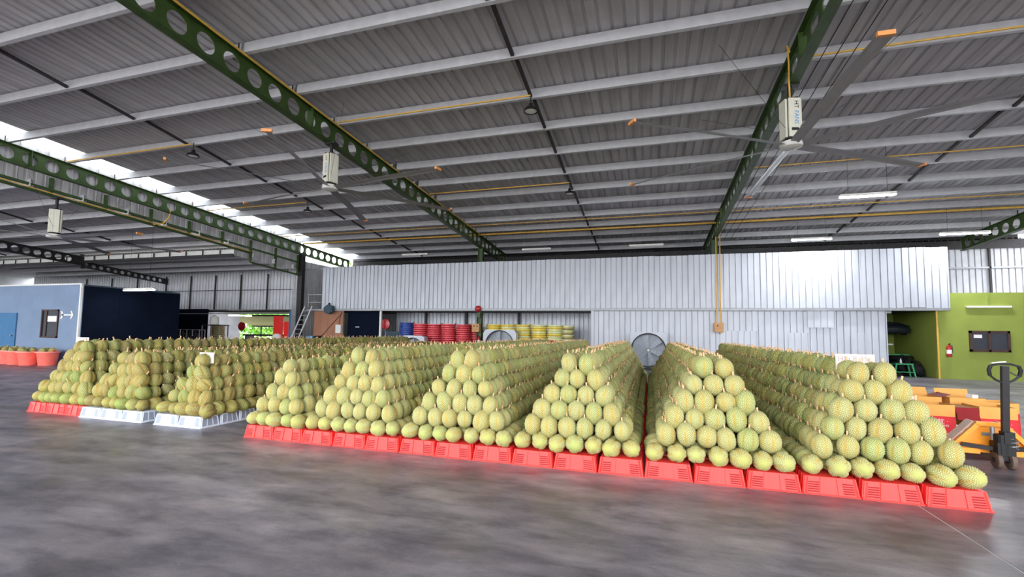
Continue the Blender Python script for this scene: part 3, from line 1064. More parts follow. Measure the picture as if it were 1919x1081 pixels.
# ================================================================== PALLET TRUCK
t = thing('pallet_truck', 'orange pallet truck with black loop handle parked before the cartons', 'pallet truck', (4.185, 7.45, 0), -.1)
b = MB()      # A-shaped carriage frame: sloping side bars, cross bars
b.bar((-.42, .02, .20), (-.15, .02, .51), .05, .05)
b.bar((.38, .02, .20), (.11, .02, .51), .05, .05)
b.bar((-.17, .02, .515), (.13, .02, .515), .05, .05)
b.bar((-.44, .02, .19), (.40, .02, .19), .05, .07)
b.obj('carriage_frame', M['truck'], t)
MB().prism([(-.39, .06, .22), (.35, .06, .22), (.10, .06, .5), (-.14, .06, .5)], (0, .02, 0)).obj('carriage_plate', M['truck'], t)
MB().prism([(-.46, .08, .2), (-.17, .08, .53), (-.17, .26, .53), (-.46, .26, .2)], (.02, 0, 0)).obj('side_gusset', M['card'], t)
MB().prism([(.42, .08, .2), (.13, .08, .53), (.13, .26, .53), (.42, .26, .2)], (-.02, 0, 0)).obj('side_gusset', M['truck'], t)
for sx in (-1, 1):
    f = MB()
    f.box(sx * .34 - .085, sx * .34 + .085, .04, 1.02, .17, .215)
    f.prism([(sx * .34 - .085, 1.02, .17), (sx * .34 + .085, 1.02, .17), (sx * .34 + .06, 1.16, .17), (sx * .34 - .06, 1.16, .17)], (0, 0, .03))
    f.obj('fork', M['truck'], t)
    MB().lathe([(0, -.035), (.045, -.035), (.045, .035), (0, .035)], 16, 0, (sx * .34, .95, .05), 'x').obj('load_wheel', M['wheel'], t, smooth=True)
    MB().box(sx * .34 - .05, sx * .34 + .05, .88, 1.0, .05, .17).obj('wheel_fork', M['dark_steel'], t)
MB().box(-.48, -.16, -.04, .0, .14, .205).obj('fork_heel', M['truck'], t)
MB().box(.16, .44, -.04, .0, .14, .205).obj('fork_heel', M['truck'], t)
MB().bar((-.34, -.02, .245), (.02, -.12, .225), .03, .05).bar((.34, -.02, .245), (-.0, -.12, .225), .03, .05).obj('link_arms', M['dark_steel'], t)
p = MB()
p.box(-.06, .11, -.2, -.02, .17, .32)
cylz(p, .0, -.14, .17, .42, .07, 16)
p.obj('pump_body', M['black'], t)
p = MB(); cylz(p, -.06, -.1, .34, .5, .022, 12); p.obj('lift_ram', M['grey_steel'], t, smooth=True)
p = MB()
p.tube([(.09 + .04 * math.cos(a * .8), -.2 + .04 * math.sin(a * .8), .26 + a * .006) for a in range(22)], .008, 6)
p.obj('return_spring', M['grey_steel'], t, smooth=True)
for sx in (-1, 1):
    wv = MB()
    wv.lathe([(.03, -.026), (.085, -.03), (.1, -.02), (.1, .02), (.085, .03), (.03, .026)], 24, 0, (sx * .065 + .02, -.13, .1), 'x')
    wv.obj('steer_wheel', M['wheel'], t, smooth=True)
    MB().lathe([(0, -.032), (.032, -.032), (.032, .032), (0, .032)], 14, 0, (sx * .065 + .02, -.13, .1), 'x').obj('wheel_hub', M['dark_steel'], t, smooth=True)
MB().box(-.01, .05, -.17, -.09, .1, .2).obj('wheel_bracket', M['black'], t)
MB().bar((.04, -.15, .4), (.025, -.25, 1.27), .066, .05, 0, (0, 1, 0)).obj('mast', M['dark_steel'], t)
MB().box(.0, .1, -.22, -.1, .32, .46).obj('mast_foot', M['black'], t)
hp = [(.025, -.235, 1.05), (-.06, -.235, 1.1), (-.112, -.24, 1.15), (-.125, -.25, 1.22), (-.105, -.253, 1.275), (-.03, -.255, 1.295), (.08, -.255, 1.295), (.152, -.253, 1.275), (.172, -.25, 1.22), (.16, -.24, 1.15), (.11, -.235, 1.1)]
MB().tube(hp, .014, 8, closed=True).obj('handle_loop', M['dark_steel'], t, smooth=True)
MB().tube(hp[2:5], .021, 8).obj('grip', M['black'], t, smooth=True)
MB().tube(hp[7:10], .021, 8).obj('grip', M['black'], t, smooth=True)
MB().bar((.06, -.26, 1.2), (.14, -.26, 1.15), .014, .014).obj('release_lever', M['dark_steel'], t)
MB().bar((-.1, -.255, 1.305), (.03, -.255, 1.325), .05, .012).obj('tape_wrap', M['white_paint'], t)
MB().box(-.1, -.0, .048, .058, .36, .4).obj('name_plate', M['grey_steel'], t)

# ================================================================== CARTONS
def carton(label, x0, x1, y0, y1, h, flaps, rz=0., red_h=.44, text=True, back=.0):
    cx, cy = (x0 + x1) / 2, (y0 + y1) / 2
    o = thing('carton', label, 'carton', (cx, cy, 0), rz, 'durian cartons by the pallet truck')
    a, d = (x1 - x0) / 2, (y1 - y0) / 2
    T = .006
    m = MB()
    m.box(-a, a, -d, -d + T, 0, h)
    m.box(-a, a, d - T, d, 0, h)
    m.box(-a, -a + T, -d + T, d - T, 0, h)
    m.box(a - T, a, -d + T, d - T, 0, h)
    m.box(-a + T, a - T, -d + T, d - T, 0, T)
    m.obj('body', M['box_orange'], o)
    e = .0015
    r = MB()
    r.box(-a - e, a + e, -d - e, -d, .01, red_h)
    r.box(a, a + e, -d - e, d, .01, red_h)
    r.box(-a - e, -a, -d - e, d, .01, red_h)
    r.obj('red_band', M['box_red'], o)
    if text:
        MB().box(a * .05, a * .75, -d - .004, -d - e, .1, .2).obj('print_panel', M['box_orange'], o)
        MB().box(a * .0, a * .3, -d - .004, -d - e, .245, .275).obj('print_panel', M['box_orange'], o)
        q = link('lettering', text_mesh('lettering', '· 金枕 ·', .085, M['print_white']), o, (a * .1, -d - .004, red_h - .075))
        q.rotation_euler = (PI / 2, 0, 0)
        q = link('lettering', text_mesh('lettering', 'DURIAN KING', .042, M['print_white']), o, (a * .1, -d - .004, red_h - .135))
        q.rotation_euler = (PI / 2, 0, 0)
    for (sd, ang, lenf, mm) in flaps:
        f = MB()
        if sd in 'fb':
            y = -d if sd == 'f' else d
            s_ = -1 if sd == 'f' else 1
            f.prism([(-a, y, h), (a, y, h), (a, y + s_ * lenf * math.cos(ang), h + lenf * math.sin(ang)), (-a, y + s_ * lenf * math.cos(ang), h + lenf * math.sin(ang))], (0, 0, .005))
        else:
            x = -a if sd == 'l' else a
            s_ = -1 if sd == 'l' else 1
            f.prism([(x, -d, h), (x, d, h), (x + s_ * lenf * math.cos(ang), d, h + lenf * math.sin(ang)), (x + s_ * lenf * math.cos(ang), -d, h + lenf * math.sin(ang))], (0, 0, .005))
        f.obj('flap', M[mm], o)
    return o
carton('orange and red durian carton nearest the sixth pile, front left', 3.84, 4.33, 8.5, 8.88, .61, [('l', .5, .16, 'card')])
carton('orange and red durian carton directly behind the pallet truck mast', 4.62, 5.06, 8.5, 8.9, .61, [])
carton('orange carton standing in the back row, open with dark red flap', 4.05, 4.47, 9.1, 9.5, .66, [('r', .35, .13, 'box_dark'), ('b', 1.1, .12, 'box_orange')], text=False)
carton('orange carton in the back row below the small white block', 4.55, 5.0, 9.05, 9.45, .67, [('b', 1.3, .1, 'box_orange')], text=False)
carton('low orange carton at the right end of the back row', 5.05, 5.5, 9.2, 9.6, .6, [], text=False)
# open carton lying on its side between the two front cartons
o = thing('carton', 'carton lying on its side with dark red flap and white scraps inside', 'carton', (4.475, 8.62, 0), 0, 'durian cartons by the pallet truck')
m = MB()
m.box(-.135, -.129, -.1, .3, 0, .58).box(.129, .135, -.1, .3, 0, .58).box(-.129, .129, .29, .3, 0, .58).box(-.129, .129, -.1, .29, 0, .006).box(-.129, .129, -.1, .29, .574, .58)
m.obj('body', M['box_in'], o)
MB().prism([(-.135, -.1, .58), (.135, -.1, .58), (.135, -.16, .4), (-.135, -.16, .4)], (0, -.004, .003)).obj('flap', M['box_dark'], o)
MB().box(-.128, .128, -.09, -.084, .01, .16).obj('lower_flap', M['box_dark'], o)
for i in range(3):
    q = MB()
    cx, cz = (-.07, .06, 0)[i], (.26, .29, .18)[i]
    q.prism([(cx - .05, -.05, cz), (cx + .01, -.08, cz - .03), (cx + .06, -.06, cz + .01), (cx + .0, -.03, cz + .05)], (0, .012, .006))
    s_ = q.obj('paper_scrap', M['paper'])
    s_.location = (4.475, 8.66, 0)
    tag(s_, ['left', 'right', 'lowest'][i] + ' crumpled white paper scrap in the carton lying on its side', 'paper scrap', 'white scraps in the open carton')
q = MB().box(-.05, .05, -.05, .05, 0, .05).box(-.05, -.03, -.05, .05, .05, .058).obj('white_block', M['paper'], None, (4.86, 9.1, .672), rz=.4)
tag(q, 'small white paper block lying on the back carton', 'paper block')
o = MB().prism([(-.1, 0, 0), (.1, .01, 0), (.08, .06, .16), (-.12, .05, .2)], (0, .004, 0)).obj('cardboard_piece', M['card'], None, (3.75, 8.42, .56))
tag(o, 'torn pale cardboard piece between the sixth pile and front carton', 'cardboard')

# ================================================================== CEILING FANS
def ceiling_fan(label, x, y, z, zt, a0, text=False, rz=0.):
    o = thing('ceiling_fan', label, 'fan', (x, y, z), 0, 'large six-blade ceiling fans')
    m = MB(); cylz(m, 0, 0, .95, zt - z, .045, 10); m.obj('drop_rod', M['dark_steel'], o, smooth=True)
    MB().box(-.16, .16, -.1, .1, zt - z - .03, zt - z + .02).obj('mount_plate', M['dark_steel'], o)
    m = MB(); m.box(-.12, .12, -.12, .12, .12, .98); m.obj('motor_core', M['black'], o)
    ca, sa = math.cos(rz), math.sin(rz)
    for k in range(4):
        e = MB()
        R = Matrix.Rotation(rz + k * PI / 2, 4, 'Z')
        e.box(-.115, .115, -.165, -.125, .14, .94, 0, R)
        e.obj('cover_panel', M['cream'], o)
        if k in (0,) and text:
            e = MB(); e.box(-.07, .07, -.168, -.1655, .26, .32, 0, R); e.obj('vent_slot', M['black'], o)
            for body, zc, mm in (('HT', .8, 'navy'), ('FANS', .53, 'bright_blue')):
                q = link('lettering', text_mesh('lettering', body, .12, M[mm]), o)
                q.matrix_local = R @ Matrix.Translation((.03, -.167, zc)) @ Matrix.Rotation(PI / 2, 4, 'X') @ Matrix.Rotation(-PI / 2, 4, 'Z')
    m = MB(); m.lathe([(0, -.05), (.1, -.06), (.2, -.03), (.22, .02), (.2, .07), (.1, .11), (0, .11)], 24); m.obj('hub', M['white_paint'], o, smooth=True)
    for k in range(6):
        a = a0 + k * PI / 3
        R = Matrix.Rotation(a, 4, 'Z')
        bl = MB()
        prof = [(-.085, .012), (-.04, .028), (.03, .03), (.085, .004), (.03, .012), (-.04, .008)]
        vs = []
        for xr, cw, dz_ in ((.18, .8, 0), (.5, 1, .0), (2.0, 1, .01), (3.62, 1, -.02)):
            vs += [R @ Vector((xr, py_ * cw * 1.1, pz + dz_ - py_ * .25)) for py_, pz in prof]
        n = len(prof)
        fs = [tuple(reversed(range(n))), tuple(3 * n + k_ for k_ in range(n))]
        for i in range(3):
            fs += [(i * n + q, i * n + (q + 1) % n, (i + 1) * n + (q + 1) % n, (i + 1) * n + q) for q in range(n)]
        bl.add(vs, fs)
        b_ = bl.obj('blade', M['blade'], o)
        tp_ = MB(); tp_.box(3.62, 3.67, -.1, .1, -.03, .03, 0, R); tp_.obj('blade_tip', M['tip'], b_)
    for k in range(4):
        a = PI / 4 + k * PI / 2
        MB().tube([(.12 * math.cos(a), .12 * math.sin(a), .3), (2.2 * math.cos(a), 2.2 * math.sin(a), zt - z + .2)], .004, 4).obj('guy_wire', M['dark_steel'], o)
    return o
ceiling_fan('large ceiling fan at right with lettered cream motor cover', 2.8, 10.4, 5.5, ZB(10.4) - .3, math.radians(-28), True, .25)
ceiling_fan('ceiling fan hanging from the middle green roof beam', -8.45, 10.4, 5.5, ZB(10.4) - .3, math.radians(-10), True, -.35)
ceiling_fan('far left ceiling fan hanging below the lattice girder', -19.75, 10.4, 4.68, zl(10.4) - .04, math.radians(5), False, -.6)
# yellow power cable of the right fan
o = MB().tube([(2.6, 9.6, 7.05), (2.62, 9.8, 7.3), (2.68, 9.95, 7.0), (2.74, 10.2, 6.75), (2.79, 10.36, 6.5)], .018, 6).obj('power_cable', M['yellow_pipe'], smooth=True)
tag(o, 'yellow cable looping down to the right ceiling fan', 'cable')
o = MB().tube([(-19.9, 13.9, 6.7), (-19.75, 14.3, 6.62), (-19.68, 14.2, 6.3), (-19.68, 14.0, 6.0), (-19.68, 13.6, 5.85)], .03, 6).obj('power_cable', M['yellow_pipe'], smooth=True)
tag(o, 'bundle of yellow cable draped over the lattice girder', 'cable')

# ================================================================== LIGHTS
def tube_light(label, x0, x1, y, z, lit, top=None, ang=0., glow='tube_on'):
    L = x1 - x0
    o = thing('tube_light', label, 'lamp', ((x0 + x1) / 2, y, z), ang, 'hanging tube lights')
    m = MB()
    m.box(-L / 2, L / 2, -.045, .045, .03, .075)
    m.prism([(-L / 2, -.045, .03), (-L / 2, -.09, -.005), (-L / 2, -.085, -.01), (-L / 2, -.04, .025)], (L, 0, 0))
    m.prism([(-L / 2, .045, .03), (-L / 2, .09, -.005), (-L / 2, .085, -.01), (-L / 2, .04, .025)], (L, 0, 0))
    m.obj('housing', M['white_paint'], o)
    r_ = .03 if lit else .016
    for yy in (-.04, .04):
        q = MB(); q.lathe([(0, -L / 2 + .02), (r_, -L / 2 + .02), (r_, L / 2 - .02), (0, L / 2 - .02)], 10, 0, (0, yy, -.005), 'x')
        q.obj('tube', M[glow] if lit else M['paper'], o, smooth=True)
    for sx in (-.35, .35):
        MB().tube([(sx * L, 0, .07), (sx * L, 0, (top or ZP(y)) - z + .0)], .005, 4).obj('hanging_wire', M['dark_steel'], o)
    return o
tube_light('lit tube light hanging highest, right of the large fan', 5.35, 6.72, 15.345, 5.68, True)
tube_light('lit tube light hanging just before the right part of silver wall', 5.75, 7.2, 21.645, 5.65, True)
tube_light('lit tube light at the far right under the roof', 10.85, 12.4, 21.645, 5.65, True)
tube_light('unlit tube light above the silver wall, right of green column', -6.05, -4.6, 21.645, 5.67, False)
tube_light('unlit tube light above the silver wall, left of yellow conduits', -.9, .6, 21.645, 5.65, False)
tube_light('unlit tube light above the silver wall, leftmost of three', -12.75, -11.25, 21.645, 5.65, False)
tube_light('lit tube light hanging before the navy cabin side', -21.95, -20.2, 14.145, 3.2, True, 5.92, 0., 'tube_dim')
o = thing('tube_light', 'unlit tube light fixed on the lime green wall above the window', 'lamp', (12.67, 22.46, 2.85))
MB().box(-.71, .71, -.03, .04, 0, .05).obj('housing', M['white_paint'], o)
q = MB(); q.lathe([(0, -.69), (.016, -.69), (.016, .69), (0, .69)], 10, 0, (0, -.03, -.012), 'x'); q.obj('tube', M['paper'], o, smooth=True)
MB().box(-.02, .02, .0, .04, .05, .5).obj('feed_trunk', M['lime'], o)
o = thing('tube_light', 'lit tube light inside the left rear opening', 'lamp', (-27.3, 25.0, 2.5), 1.1)
MB().box(-.75, .75, -.05, .05, .03, .07).obj('housing', M['white_paint'], o)
q = MB(); q.lathe([(0, -.72), (.035, -.72), (.035, .72), (0, .72)], 10, 0, (0, 0, 0), 'x'); q.obj('tube', M['tube_dim'], o, smooth=True)
MB().tube([(0, 0, .07), (0, 0, .52)], .005, 4).obj('hanging_wire', M['dark_steel'], o)

hb = [(-2.75, 10.45, 'round unlit bay lamp in the middle bay, nearer one'), (-2.75, 16.1, 'round unlit bay lamp in the middle bay, farther one'), (-13.7, 10.5, 'round unlit bay lamp left of the middle fan, nearer one'), (-14.0, 15.9, 'round unlit bay lamp left of the middle fan, farther one')]
for x, y, lab in hb:
    o = thing('bay_lamp', lab, 'lamp', (x, y, ZP(y) - .42), 0, 'round bay lamps under the roof')
    m = MB(); m.lathe([(0, .2), (.05, .2), (.06, .1), (.14, .08), (.17, .03), (.175, 0), (.15, 0), (.15, .02), (0, .03)], 20); m.obj('reflector', M['black'], o, smooth=True)
    m = MB(); m.lathe([(0, .0), (.1, .004), (.148, .012), (.148, .018), (0, .018)], 20); m.obj('lens', M['white_paint'], o, smooth=True)
    m = MB(); cylz(m, 0, 0, .2, .44, .012, 6); m.obj('hanger', M['dark_steel'], o)

# ================================================================== CONDUITS, CABLES, WALL FITTINGS
def conduit(label, pts, r_=.022, m='yellow_pipe', cat='conduit'):
    o = MB().tube(pts, r_, 6).obj('conduit', M[m], smooth=True)
    return tag(o, label, cat, 'conduits and cables')
conduit('yellow conduit from middle roof beam to the nearer bay lamp', [(-8.3, 10.4, ZP(10.4) - .04), (-2.75, 10.4, ZP(10.4) - .04)])
conduit('yellow conduit from middle roof beam to the farther bay lamp', [(-8.3, 16.0, ZP(16) - .04), (-2.75, 16.0, ZP(16) - .04)])
conduit('yellow conduit to the nearer bay lamp in the left bay', [(-19.5, 10.45, ZP(10.5) - .04), (-13.7, 10.45, ZP(10.5) - .04)])
conduit('yellow conduit to the farther bay lamp in the left bay', [(-19.5, 15.8, ZP(15.8) - .04), (-14.0, 15.8, ZP(15.8) - .04)])
conduit('yellow conduit crossing behind the large fan blades', [(3.0, 10.4, ZP(10.4) - .04), (13.8, 10.4, ZP(10.4) - .04)])
conduit('thin yellow conduit across the right bay behind the large fan', [(3.0, 16.0, ZP(16) - .04), (14.0, 16.0, ZP(16) - .04)], .018)
conduit('long upper yellow conduit running the length of the rear roof', [(-19.5, 20.3, ZP(20.3) - .05), (14.0, 20.3, ZP(20.3) - .05)], .02)
conduit('thick yellow conduit running the length of the rear roof', [(-19.5, 21.9, ZP(21.9) - .05), (14.0, 21.9, ZP(21.9) - .05)], .045)
conduit('rusty yellow conduit along the top of the middle roof beam', [(-8.36, 0, ZB(0) + .27), (-8.36, 22, ZB(22) + .27)], .025)
conduit('rusty yellow conduit along the lower chord of the girder', [(-19.66, 0, zl(0) + .06), (-19.66, 18.4, zl(18.4) + .06)], .02)
conduit('left one of two yellow conduits down the silver wall', [(2.86, 22.1, ZB(22) - .2), (2.86, 22.14, 5.4), (2.86, 22.2, 2.15)])
conduit('right one of two yellow conduits down the silver wall', [(3.02, 22.1, ZB(22) - .2), (3.02, 22.14, 5.4), (3.02, 22.2, 2.15)])
for i, xx in enumerate((3.25, 3.5, 3.78)):
    conduit(['black cable beside the right roof beam, nearest the beam', 'black cable beside the right roof beam, middle one', 'black cable beside the right roof beam, outermost'][i], [(xx, -1, 7.95), (xx, 8, 7.18), (xx - .05, 14, 6.75), (xx - .1, 23.5, 6.15)], .009, 'black', 'cable')
for i in range(4):
    conduit(['lowest', 'second', 'third', 'topmost'][i] + ' black cable sagging along the rear wall', [(-18.5, 26.4, 5.75 + i * .1), (-13.5, 26.4, 5.66 + i * .11), (-8.8, 26.4, 5.8 + i * .1)], .012, 'black', 'cable')
o = thing('switch_box', 'tan switch box at the lower end of the yellow conduits', 'switch box', (2.92, 22.18, 1.74))
MB().box(-.19, .19, -.1, .1, 0, .42).obj('body', M['tan_box'], o)
MB().box(-.17, .17, -.112, -.1, .02, .4).obj('cover', M['tan_box'], o)
MB().box(-.07, -.03, -.125, -.112, .24, .32).obj('switch', M['black'], o)
m = MB(); cylz(m, .05, 0, -.1, 0, .03, 8); m.obj('cable_gland', M['tan_box'], o)

# big circular fan in the lower wall
def drum_fan(label, x, y, z, r_, wbox, hbox, z0):
    o = thing('wall_fan', label, 'fan', (x, y, 0), 0, 'large industrial fans')
    K = 32
    fr = MB()
    inn = [(r_ * math.cos(2 * PI * k / K), 0, z + r_ * math.sin(2 * PI * k / K)) for k in range(K)]
    outr = []
    for k in range(K):
        c_, s_ = math.cos(2 * PI * k / K), math.sin(2 * PI * k / K)
        zt_, zb_ = hbox - z, z - z0
        q = max(abs(c_) / (wbox / 2), (s_ / zt_) if s_ > 0 else (-s_ / zb_))
        outr.append((c_ / q, 0, z + s_ / q))
    for yy in (-.02, .0):
        fr.add([(a_[0], yy, a_[2]) for a_ in inn + outr], [(k, (k + 1) % K, K + (k + 1) % K, K + k) for k in range(K)])
    fr.add([(a_[0], -.02, a_[2]) for a_ in outr] + [(a_[0], .35, a_[2]) for a_ in outr], [(k, (k + 1) % K, K + (k + 1) % K, K + k) for k in range(K)])
    fr.obj('frame', M['sheet'], o)
    rg = MB(); rg.tube([(r_ * math.cos(2 * PI * k / K), -.03, z + r_ * math.sin(2 * PI * k / K)) for k in range(K)], .02, 6, closed=True); rg.obj('rim', M['dark_steel'], o, smooth=True)
    cn = MB(); cn.lathe([(r_, -.01), (r_ * .97, .3)], K, 0, (0, 0, z), 'y'); cn.obj('barrel', M['grey_steel'], o, smooth=True)
    MB().lathe([(0, .33), (r_ * .97, .33)], K, 0, (0, 0, z), 'y').obj('shutter', M['fan_grey'], o)
    for k in range(6):
        R = Matrix.Translation((0, .16, z)) @ Matrix.Rotation(k * PI / 3 + .3, 4, 'Y')
        q = MB(); q.prism([R @ Vector(v) for v in ((.1, -.03, -.06), (r_ * .92, -.05, -.14), (r_ * .92, .05, .14), (.1, .03, .06))], (0, .006, 0)); q.obj('blade', M['fan_grey'], o)
    MB().lathe([(0, .02), (.06, .03), (.08, .08), (.08, .26), (0, .26)], 16, 0, (0, 0, z), 'y').obj('hub', M['white_paint'], o, smooth=True)
    gm = MB()
    for rr in (.3, .5, .7, .88):
        gm.tube([(r_ * rr * math.cos(2 * PI * k / 24), -.04, z + r_ * rr * math.sin(2 * PI * k / 24)) for k in range(24)], .004, 4, closed=True)
    for k in range(8):
        a = k * PI / 4
        gm.tube([(.05 * math.cos(a), -.04, z + .05 * math.sin(a)), (r_ * math.cos(a), -.03, z + r_ * math.sin(a))], .004, 4)
    gm.obj('guard', M['grey_steel'], o)
    return o
drum_fan('big round fan at the wall, at the end of the durian valley', -.08, 21.75, .88, .76, 1.6, 1.7, .1)
drum_fan('square framed fan right of the green column before yellow baskets', -7.25, 21.9, .95, .74, 1.75, 1.72, .15)
drum_fan('square framed fan before the red basket stack, mostly hidden', -11.95, 21.6, .62, .62, 1.35, 1.36, .02)

# nested basket stacks (each basket a thing)
def basket_mesh(m):
    b = MB()
    b.lathe([(.0, .02), (.25, .02), (.255, 0), (.275, .0), (.345, .515), (.385, .515), (.39, .53), (.385, .56), (.335, .56), (.265, .03), (0, .03)], 28)
    return b.mesh('basket', m, True)
def basket_handle(m):
    b = MB()
    for s_ in (-1, 1):
        b.tube([(s_ * .36, -.08, .55), (s_ * .37, -.06, .61), (s_ * .37, .06, .61), (s_ * .36, .08, .55)], .012, 5)
    return b.mesh('handles', m, True)
def rim_mesh(m):
    b = MB()
    b.lathe([(.352, .512), (.394, .512), (.398, .535), (.392, .563), (.352, .563), (.352, .512)], 28)
    return b.mesh('rim', m, True)
LIT_RIM = {'red_basket': mat('red lit rim', S(232, 96, 104), .45), 'yellow_basket': mat('yellow lit rim', S(236, 218, 110), .5), 'pale_basket': mat('pale lit rim', S(226, 228, 190), .5), 'blue_basket': mat('blue lit rim', S(56, 86, 166), .45), 'olive_basket': mat('olive lit rim', S(176, 164, 116), .6), 'pink_basket': mat('coral lit rim', S(250, 150, 136), .45)}  # rims painted paler than their baskets, for the light real rims catch
BM = {k: (basket_mesh(M[k]), basket_handle(M[k]), rim_mesh(LIT_RIM[k])) for k in ('red_basket', 'yellow_basket', 'pale_basket', 'blue_basket', 'olive_basket', 'pink_basket')}
def basket_stack(x, y, zt, mats, lab, nvis=10):
    step = .115
    n = int((zt - .56) / step) + 1
    for i in range(n):
        mk = mats[i % len(mats)] if isinstance(mats, (list, tuple)) else mats
        z = zt - .56 - (n - 1 - i) * step
        depth = n - i
        nm = {1: 'topmost basket'}.get(depth, f'{ORD[depth]} basket from the top')
        o = thing('basket', f'{nm} in the {lab}', 'basket', (x + rnd.uniform(-.006, .006), y, z), rnd.uniform(0, .3), 'nested round baskets')
        link('body', BM[mk][0], o)
        link('handles', BM[mk][1], o)
        link('rim', BM[mk][2], o)
YS = 22.9
basket_stack(-13.05, YS, 2.06, 'blue_basket', 'blue stack')
for i, x in enumerate((-12.2, -11.35, -10.5, -9.62)):
    basket_stack(x, YS, 2.0 - .02 * (i % 2), 'red_basket', ['red stack beside the blue one', 'second red stack from the left', 'third red stack from the left', 'wide red stack left of the column'][i])
basket_stack(-9.15, YS + .55, 1.98, 'red_basket', 'red stack half hidden by the green column')
for i, (x, mk) in enumerate(((-7.9, ['yellow_basket']), (-7.1, ['yellow_basket', 'yellow_basket', 'pale_basket']), (-6.28, ['yellow_basket', 'pale_basket']), (-5.45, ['pale_basket', 'yellow_basket', 'yellow_basket']), (-4.62, ['pale_basket', 'pale_basket', 'yellow_basket']))):
    basket_stack(x, YS, 2.0, mk, ['yellow stack beside the green column', 'second yellow stack from the column', 'yellow and pale stack right of the square fan', 'fourth yellow stack from the column', 'pale yellow stack second from right'][i])
basket_stack(-4.1, YS + .4, 1.97, ['pale_basket', 'olive_basket'], 'faded stack at the right end of the row')
o = thing('basket', 'red tub lying upside down before the pale basket stack', 'basket', (-4.75, 22.2, 0))
m = MB(); m.lathe([(0, 1.2), (.28, 1.2), (.3, 1.22), (.37, 1.1), (.38, .7), (.38, 0), (.36, 0), (0, .02)], 24); m.obj('body', M['red_basket'], o, smooth=True)

# bell, box and extinguisher on the green column
o = thing('alarm_bell', 'round red alarm bell at the top of the green column', 'bell', (-8.55, 22.2, 2.8))
m = MB(); m.lathe([(0, -.1), (.09, -.095), (.16, -.04), (.17, 0), (.1, .03), (0, .03)], 20, 0, (0, 0, 0), 'y'); m.obj('gong', M['red_gloss'], o, smooth=True)
MB().box(-.06, .06, .03, .07, -.06, .06).obj('bracket', M['dark_steel'], o)
MB().box(-.09, .09, .1, .17, -.45, -.2).obj('green_plate', M['green_steel'], o)
o = thing('control_box', 'tan control box with knobs on the green column', 'control box', (-8.6, 22.25, 1.6))
MB().box(-.24, .14, -.12, .12, 0, .42).obj('body', M['tan_box'], o)
for q in (-.12, .04):
    m = MB(); m.lathe([(0, -.15), (.03, -.15), (.03, -.12)], 10, 0, (q, 0, .3), 'y'); m.obj('knob', M['black'], o)
def extinguisher(label, x, y, z, m):
    o = thing('fire_extinguisher', label, 'extinguisher', (x, y, z))
    q = MB(); q.lathe([(0, 0), (.075, .0), (.08, .02), (.08, .36), (.06, .42), (.025, .45), (.025, .48), (0, .48)], 16); q.obj('cylinder', M[m], o, smooth=True)
    q = MB(); q.lathe([(.081, .12), (.0815, .28)], 16); q.obj('label_band', M['paper'], o, smooth=True)
    q = MB(); q.bar((-.01, -.1, .53), (0, .03, .48), .025, .015).bar((-.01, -.1, .5), (0, .03, .47), .025, .012); q.obj('handle', M['black'], o)
    q = MB(); q.tube([(.02, 0, .47), (.1, 0, .44), (.11, 0, .3), (.1, 0, .15)], .012, 6); q.obj('hose', M['black'], o, smooth=True)
extinguisher('red fire extinguisher hanging low on the green column', -8.5, 22.28, .9, 'red_gloss')
extinguisher('fire extinguisher hung on the lime green wall corner', 11.32, 22.4, .88, 'red_gloss')
o = MB().tube([(11.0, 22.45, 0), (11.0, 22.45, 2.7)], .035, 8).obj('corner_pipe', M['yellow_pipe'], smooth=True)
tag(o, 'upright yellow pipe at the corner of the lime green wall', 'pipe')

# red round float on the slim white post; hose reel; boxes by the ladder
def round_fan(label, x, y, z, r_):
    o = thing('round_fan', label, 'fan', (x, y, z))
    m = MB(); m.lathe([(0, -.05), (r_ * .4, -.05), (r_, -.02), (r_, .03), (0, .05)], 20, 0, (0, 0, 0), 'y'); m.obj('cage', M['red_gloss'], o, smooth=True)
    m = MB(); m.lathe([(0, -.075), (r_ * .28, -.07), (r_ * .3, -.045)], 14, 0, (0, 0, 0), 'y'); m.obj('cap', M['red_basket'], o, smooth=True)
    m = MB(); cylz(m, 0, .06, -z, 0, .02, 8); m.obj('stand', M['grey_steel'], o)
    m = MB(); cylz(m, 0, .06, -z, -z + .03, .2, 16); m.obj('foot', M['dark_steel'], o)
round_fan('red round fan on a stand right of the slim white post', -14.35, 22.75, 1.97, .29)
o = thing('flood_lamp', 'dark teal flood lamp hanging at the silver wall edge', 'lamp', (-17.7, 22.15, 2.55))
q = MB(); q.prism([(-.32, -.1, .3), (-.22, -.1, .05), (.05, -.1, -.06), (.3, -.1, .12), (.28, -.1, .42), (-.05, -.1, .5)], (0, .2, 0)); q.obj('body', M['teal'], o)
q = MB(); q.prism([(-.22, -.12, .28), (-.16, -.12, .1), (.05, -.12, .02), (.22, -.12, .15), (.2, -.12, .36), (-.04, -.12, .42)], (0, .02, 0)); q.obj('lens', M['slate'], o)
MB().box(-.03, .03, -.05, .05, .45, .6).obj('bracket', M['dark_steel'], o)
o = thing('switch_box', 'white box on the plywood beside the dark doorway', 'switch box', (-17.15, 22.4, 1.42))
MB().box(-.18, .18, -.1, .07, 0, .48).obj('body', M['white_paint'], o)
MB().box(-.16, .16, -.112, -.1, .02, .46).obj('cover', M['white_paint'], o)
MB().tube([(0, 0, .48), (.02, 0, .8), (.1, .02, 1.2)], .015, 6).obj('cable', M['black'], o)
conduit('black cable running diagonally over the plywood partition', [(-17.0, 22.42, 2.6), (-18.5, 22.42, 1.1)], .014, 'black', 'cable')
o = thing('air_compressor', 'bright blue compressor with dark motor before the plywood', 'compressor', (-18.3, 21.7, 0))
